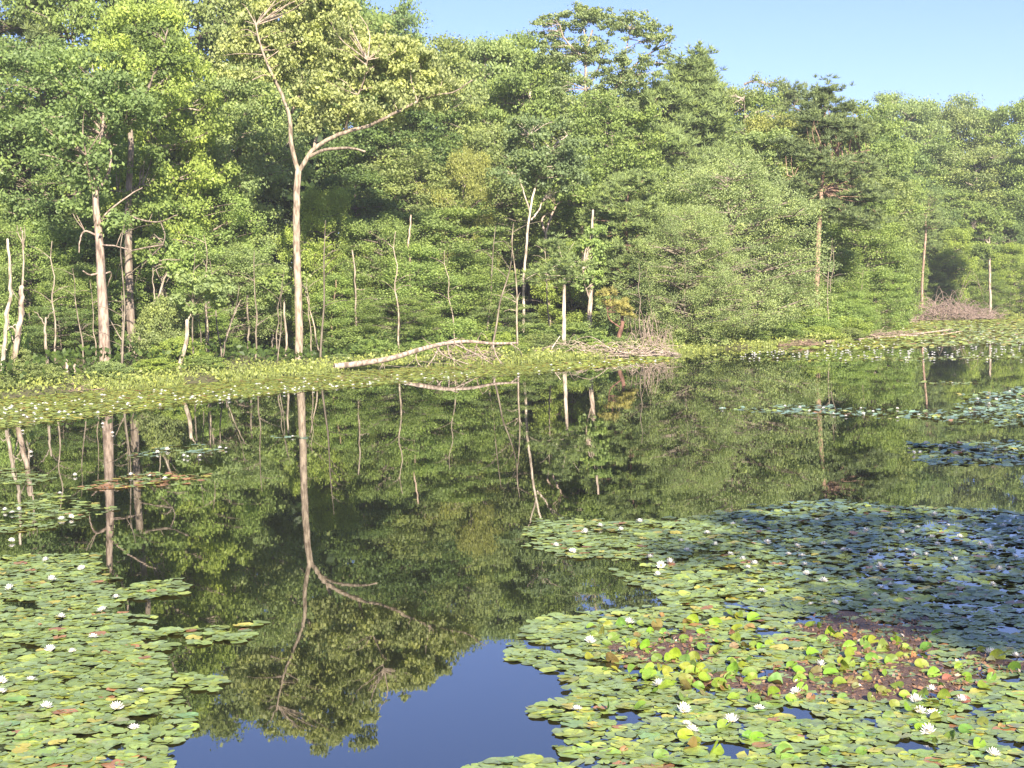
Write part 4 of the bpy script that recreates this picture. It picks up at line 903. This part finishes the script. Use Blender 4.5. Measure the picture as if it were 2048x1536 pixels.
named = [(62, 1360, 'white water lily open near the left edge beside a smaller bloom'), (280, 1382, 'largest open white water lily in the left patch, near its right side'), (233, 1417, 'white water lily just below left of the largest left bloom'),
 (268, 1455, 'lowest white water lily of the left patch'), (92, 1414, 'small closed white lily bud in the lower left patch'), (100, 1300, 'white water lily beside the dark gap in the left patch'), (145, 1303, 'small white lily right of the bloom by the dark gap'),
 (186, 1274, 'white water lily above the small lily in the middle of the left patch'), (204, 1220, 'white water lily by the open water notch of the left patch'), (232, 1195, 'white water lily above the notch bloom of the left patch'), (122, 1234, 'white lily left of the notch in the left patch'),
 (103, 1160, 'white lily in the upper part of the left patch'), (163, 1137, 'white lily at the upper right corner of the left patch'), (92, 1121, 'white lily at the top edge of the left patch'), (2, 1364, 'white water lily cut by the left edge, upper of two'), (2, 1384, 'white water lily cut by the left edge, lower of two'), (20, 1178, 'white lily near the left edge high in the left patch'),
 (1258, 1246, 'white water lily at the far side of the near right pads'), (1180, 1283, 'large ragged white water lily left of the mud'), (1318, 1370, 'white water lily below the left mud patch'), (1154, 1418, 'white water lily at the left rim of the right patch'), (1366, 1421, 'white water lily in the lower right patch left of centre'),
 (1374, 1447, 'upper bloom of a touching pair in the lower right patch'), (1384, 1459, 'lower bloom of a touching pair in the lower right patch'), (1463, 1443, 'large spiky white water lily in the lower right patch'), (1519, 1416, 'white water lily with drooping petals below the mud strip'),
 (1640, 1331, 'white water lily standing between two upright leaves'), (1592, 1384, 'small white lily at the lower mud strip'), (1833, 1402, 'small white lily above the pair of big right blooms'), (1841, 1424, 'left bloom of the big bright pair on the lower right'), (1866, 1429, 'right bloom of the big bright pair on the lower right'),
 (1858, 1464, 'large white water lily below the big bright pair'), (1924, 1402, 'white water lily right of the big bright pair'), (1864, 1380, 'white water lily above the big bright pair by the mud'), (1986, 1510, 'lowest white water lily in the bottom right corner'), (1980, 1309, 'white water lily over the right mud strip'), (2030, 1312, 'white water lily nearest the right edge by the mud'),
 (1621, 1209, 'white lily at the shade border of the right patch, left one'), (1670, 1206, 'white lily at the shade border of the right patch, right one')]
for a, b, l in named: bloom(a, b, l)
shade = [(1362, 1082), (1280, 1044), (1200, 1052), (1242, 1060), (1170, 1066), (1112, 1092), (1145, 1102), (1300, 1115), (1322, 1132), (1315, 1150), (1340, 1126), (1374, 1101), (1461, 1108), (1486, 1119), (1495, 1136), (1509, 1128), (1524, 1182), (1577, 1108), (1594, 1092), (1634, 1040), (1466, 1048), (1490, 1043), (1535, 1085), (1604, 1111), (1609, 1130), (1613, 1147), (1647, 1162), (1648, 1088), (1687, 1101), (1700, 1101), (1741, 1104), (1734, 1062), (1780, 1048), (1803, 1066), (1836, 1056), (1864, 1074), (1875, 1088), (1896, 1052), (1828, 1111), (1852, 1110), (1813, 1100), (1761, 1133), (1781, 1170), (1839, 1160), (1898, 1107), (1911, 1120), (1960, 1090), (1950, 1050), (1982, 1097), (2007, 1052), (2032, 1114), (2000, 1140), (1985, 1170), (1750, 1190), (1764, 1176), (1869, 1030), (1920, 1075), (2040, 1060), (1415, 1067), (1430, 1090)]
for a, b in shade: bloom(a, b, 'white water lily on the blue green pads of the upper right patch' if a > 1400 else 'white water lily on the upper left lobe of the right patch', 'water lilies of the upper right patch' if a > 1400 else 'water lilies of the upper left lobe')
for a, b in [(24, 1025), (38, 1020), (123, 1037), (142, 1034), (23, 1081), (262, 950), (300, 952), (330, 957), (62, 905), (45, 862), (10, 1020), (150, 950), (225, 866), (205, 848), (585, 873), (120, 987)]:
    bloom(a, b, 'white water lily among the sparse pads near the left edge', 'water lilies of the sparse left pads')
for a, b in [(335, 899), (368, 912), (375, 914), (400, 912), (440, 896), (452, 897), (315, 905)]: bloom(a, b, 'white water lily on the thin pad streak left of the oak reflection', 'water lilies of the thin left streak')
for a, b in [(1445, 817), (1570, 813), (1600, 815), (1620, 822), (1647, 816), (1667, 828), (1692, 832), (1722, 817), (1746, 824), (1795, 817), (1795, 836), (1838, 830), (1905, 766), (1955, 799), (1992, 799), (2020, 784), (1978, 808), (1940, 819), (1726, 828), (2035, 800)]:
    bloom(a, b, 'white water lily on the long pad strip in the middle right', 'water lilies of the middle right strip', s=.06)
for a, b in [(1852, 886), (1818, 898), (1827, 906), (1880, 892), (1926, 902), (2025, 915), (1840, 906), (1990, 900), (1960, 895)]: bloom(a, b, 'white water lily on the pale blue pad patch at the right edge', 'water lilies of the pale blue patch', s=.06)
cnt = 0
while cnt < 120:
    q = rf.uniform([0, 720], [1340, 850])
    yy = np.interp(q[0], [0, 400, 700, 1000, 1340], [815, 775, 755, 738, 716]); y2 = np.interp(q[0], [0, 400, 700, 1000, 1340], [852, 805, 775, 752, 725])
    if yy < q[1] < y2:
        cnt += 1; h = 'left' if q[0] < 700 else 'central'
        bloom(q[0], q[1], f'small white water lily in the {h} pad belt along the far bank', f'water lilies of the {h} shore belt', s=rf.uniform(.055, .072), far=True)
# the far cove holds more flowers than one would count: one mass
V = []; Q = []; n = 0
while n < 380:
    q = rf.uniform([1480, 640], [2048, 722]) if n < 280 else rf.uniform([0, 720], [1345, 850]); lo = np.interp(q[0], [0, 400, 700, 1000, 1340, 1400, 1560, 1700, 1760, 1850, 2048], [808, 772, 752, 736, 714, 712, 700, 686, 665, 644, 640])
    if q[1] < lo or (n >= 280 and q[1] > np.interp(q[0], [0, 400, 700, 1000, 1340], [852, 805, 775, 752, 725])): continue
    p = onz(*q, .03); me = FLF[rf.integers(4)]; vv = np.array([v.co[:] for v in me.vertices]) * rf.uniform(.075, .11) + np.array(p)
    Q.append(np.array([list(f.vertices) for f in me.polygons]) + sum(len(x) for x in V)); V.append(vv); n += 1
o = link('water_lilies', mesh('water_lilies', np.vstack(V), np.vstack(Q), mats=(PETAL,))); tag(o, 'many tiny white water lilies across the far right cove and along the far shore belt', 'water lilies', kind='stuff')

# ------------------------------------------------------------------ trees behind the viewer whose shade falls on the right pads
def shade_tree(x, y, H, W, kind, label):
    tr_, cr_, rw = P[kind]; e = bpy.data.objects.new('broadleaf_tree', None); col.objects.link(e); e.location = (x, y, float(gz(x, y)) - .1); e.scale = (W, W, H / 10.2)
    tag(e, label, 'tree'); link('trunk', tr_, e, GREY); link('crown', cr_, e, MID)
SHADES = [(12.8, -5.5, 22, 1.55, 'airy0', 'tall tree on the near right bank shading the right lily pads'), (17.2, -1.0, 20, 1.9, 'airy0', 'second tall tree on the near right bank'), (22.5, 7.5, 16, 1.8, 'broad1', 'third tall tree on the near right bank, furthest away')]
SHADES += [(15.0, -8.5, 20, 1.5, 'airy1', 'slimmer tall tree on the near right bank behind the viewer'), (26, 1.5, 18, 1.9, 'broad2', 'broad tree on the near right bank, furthest right')]
for s_ in SHADES: shade_tree(*s_)
print('objects', len(bpy.data.objects), 'faces', sum(len(m_.polygons) for m_ in bpy.data.meshes))
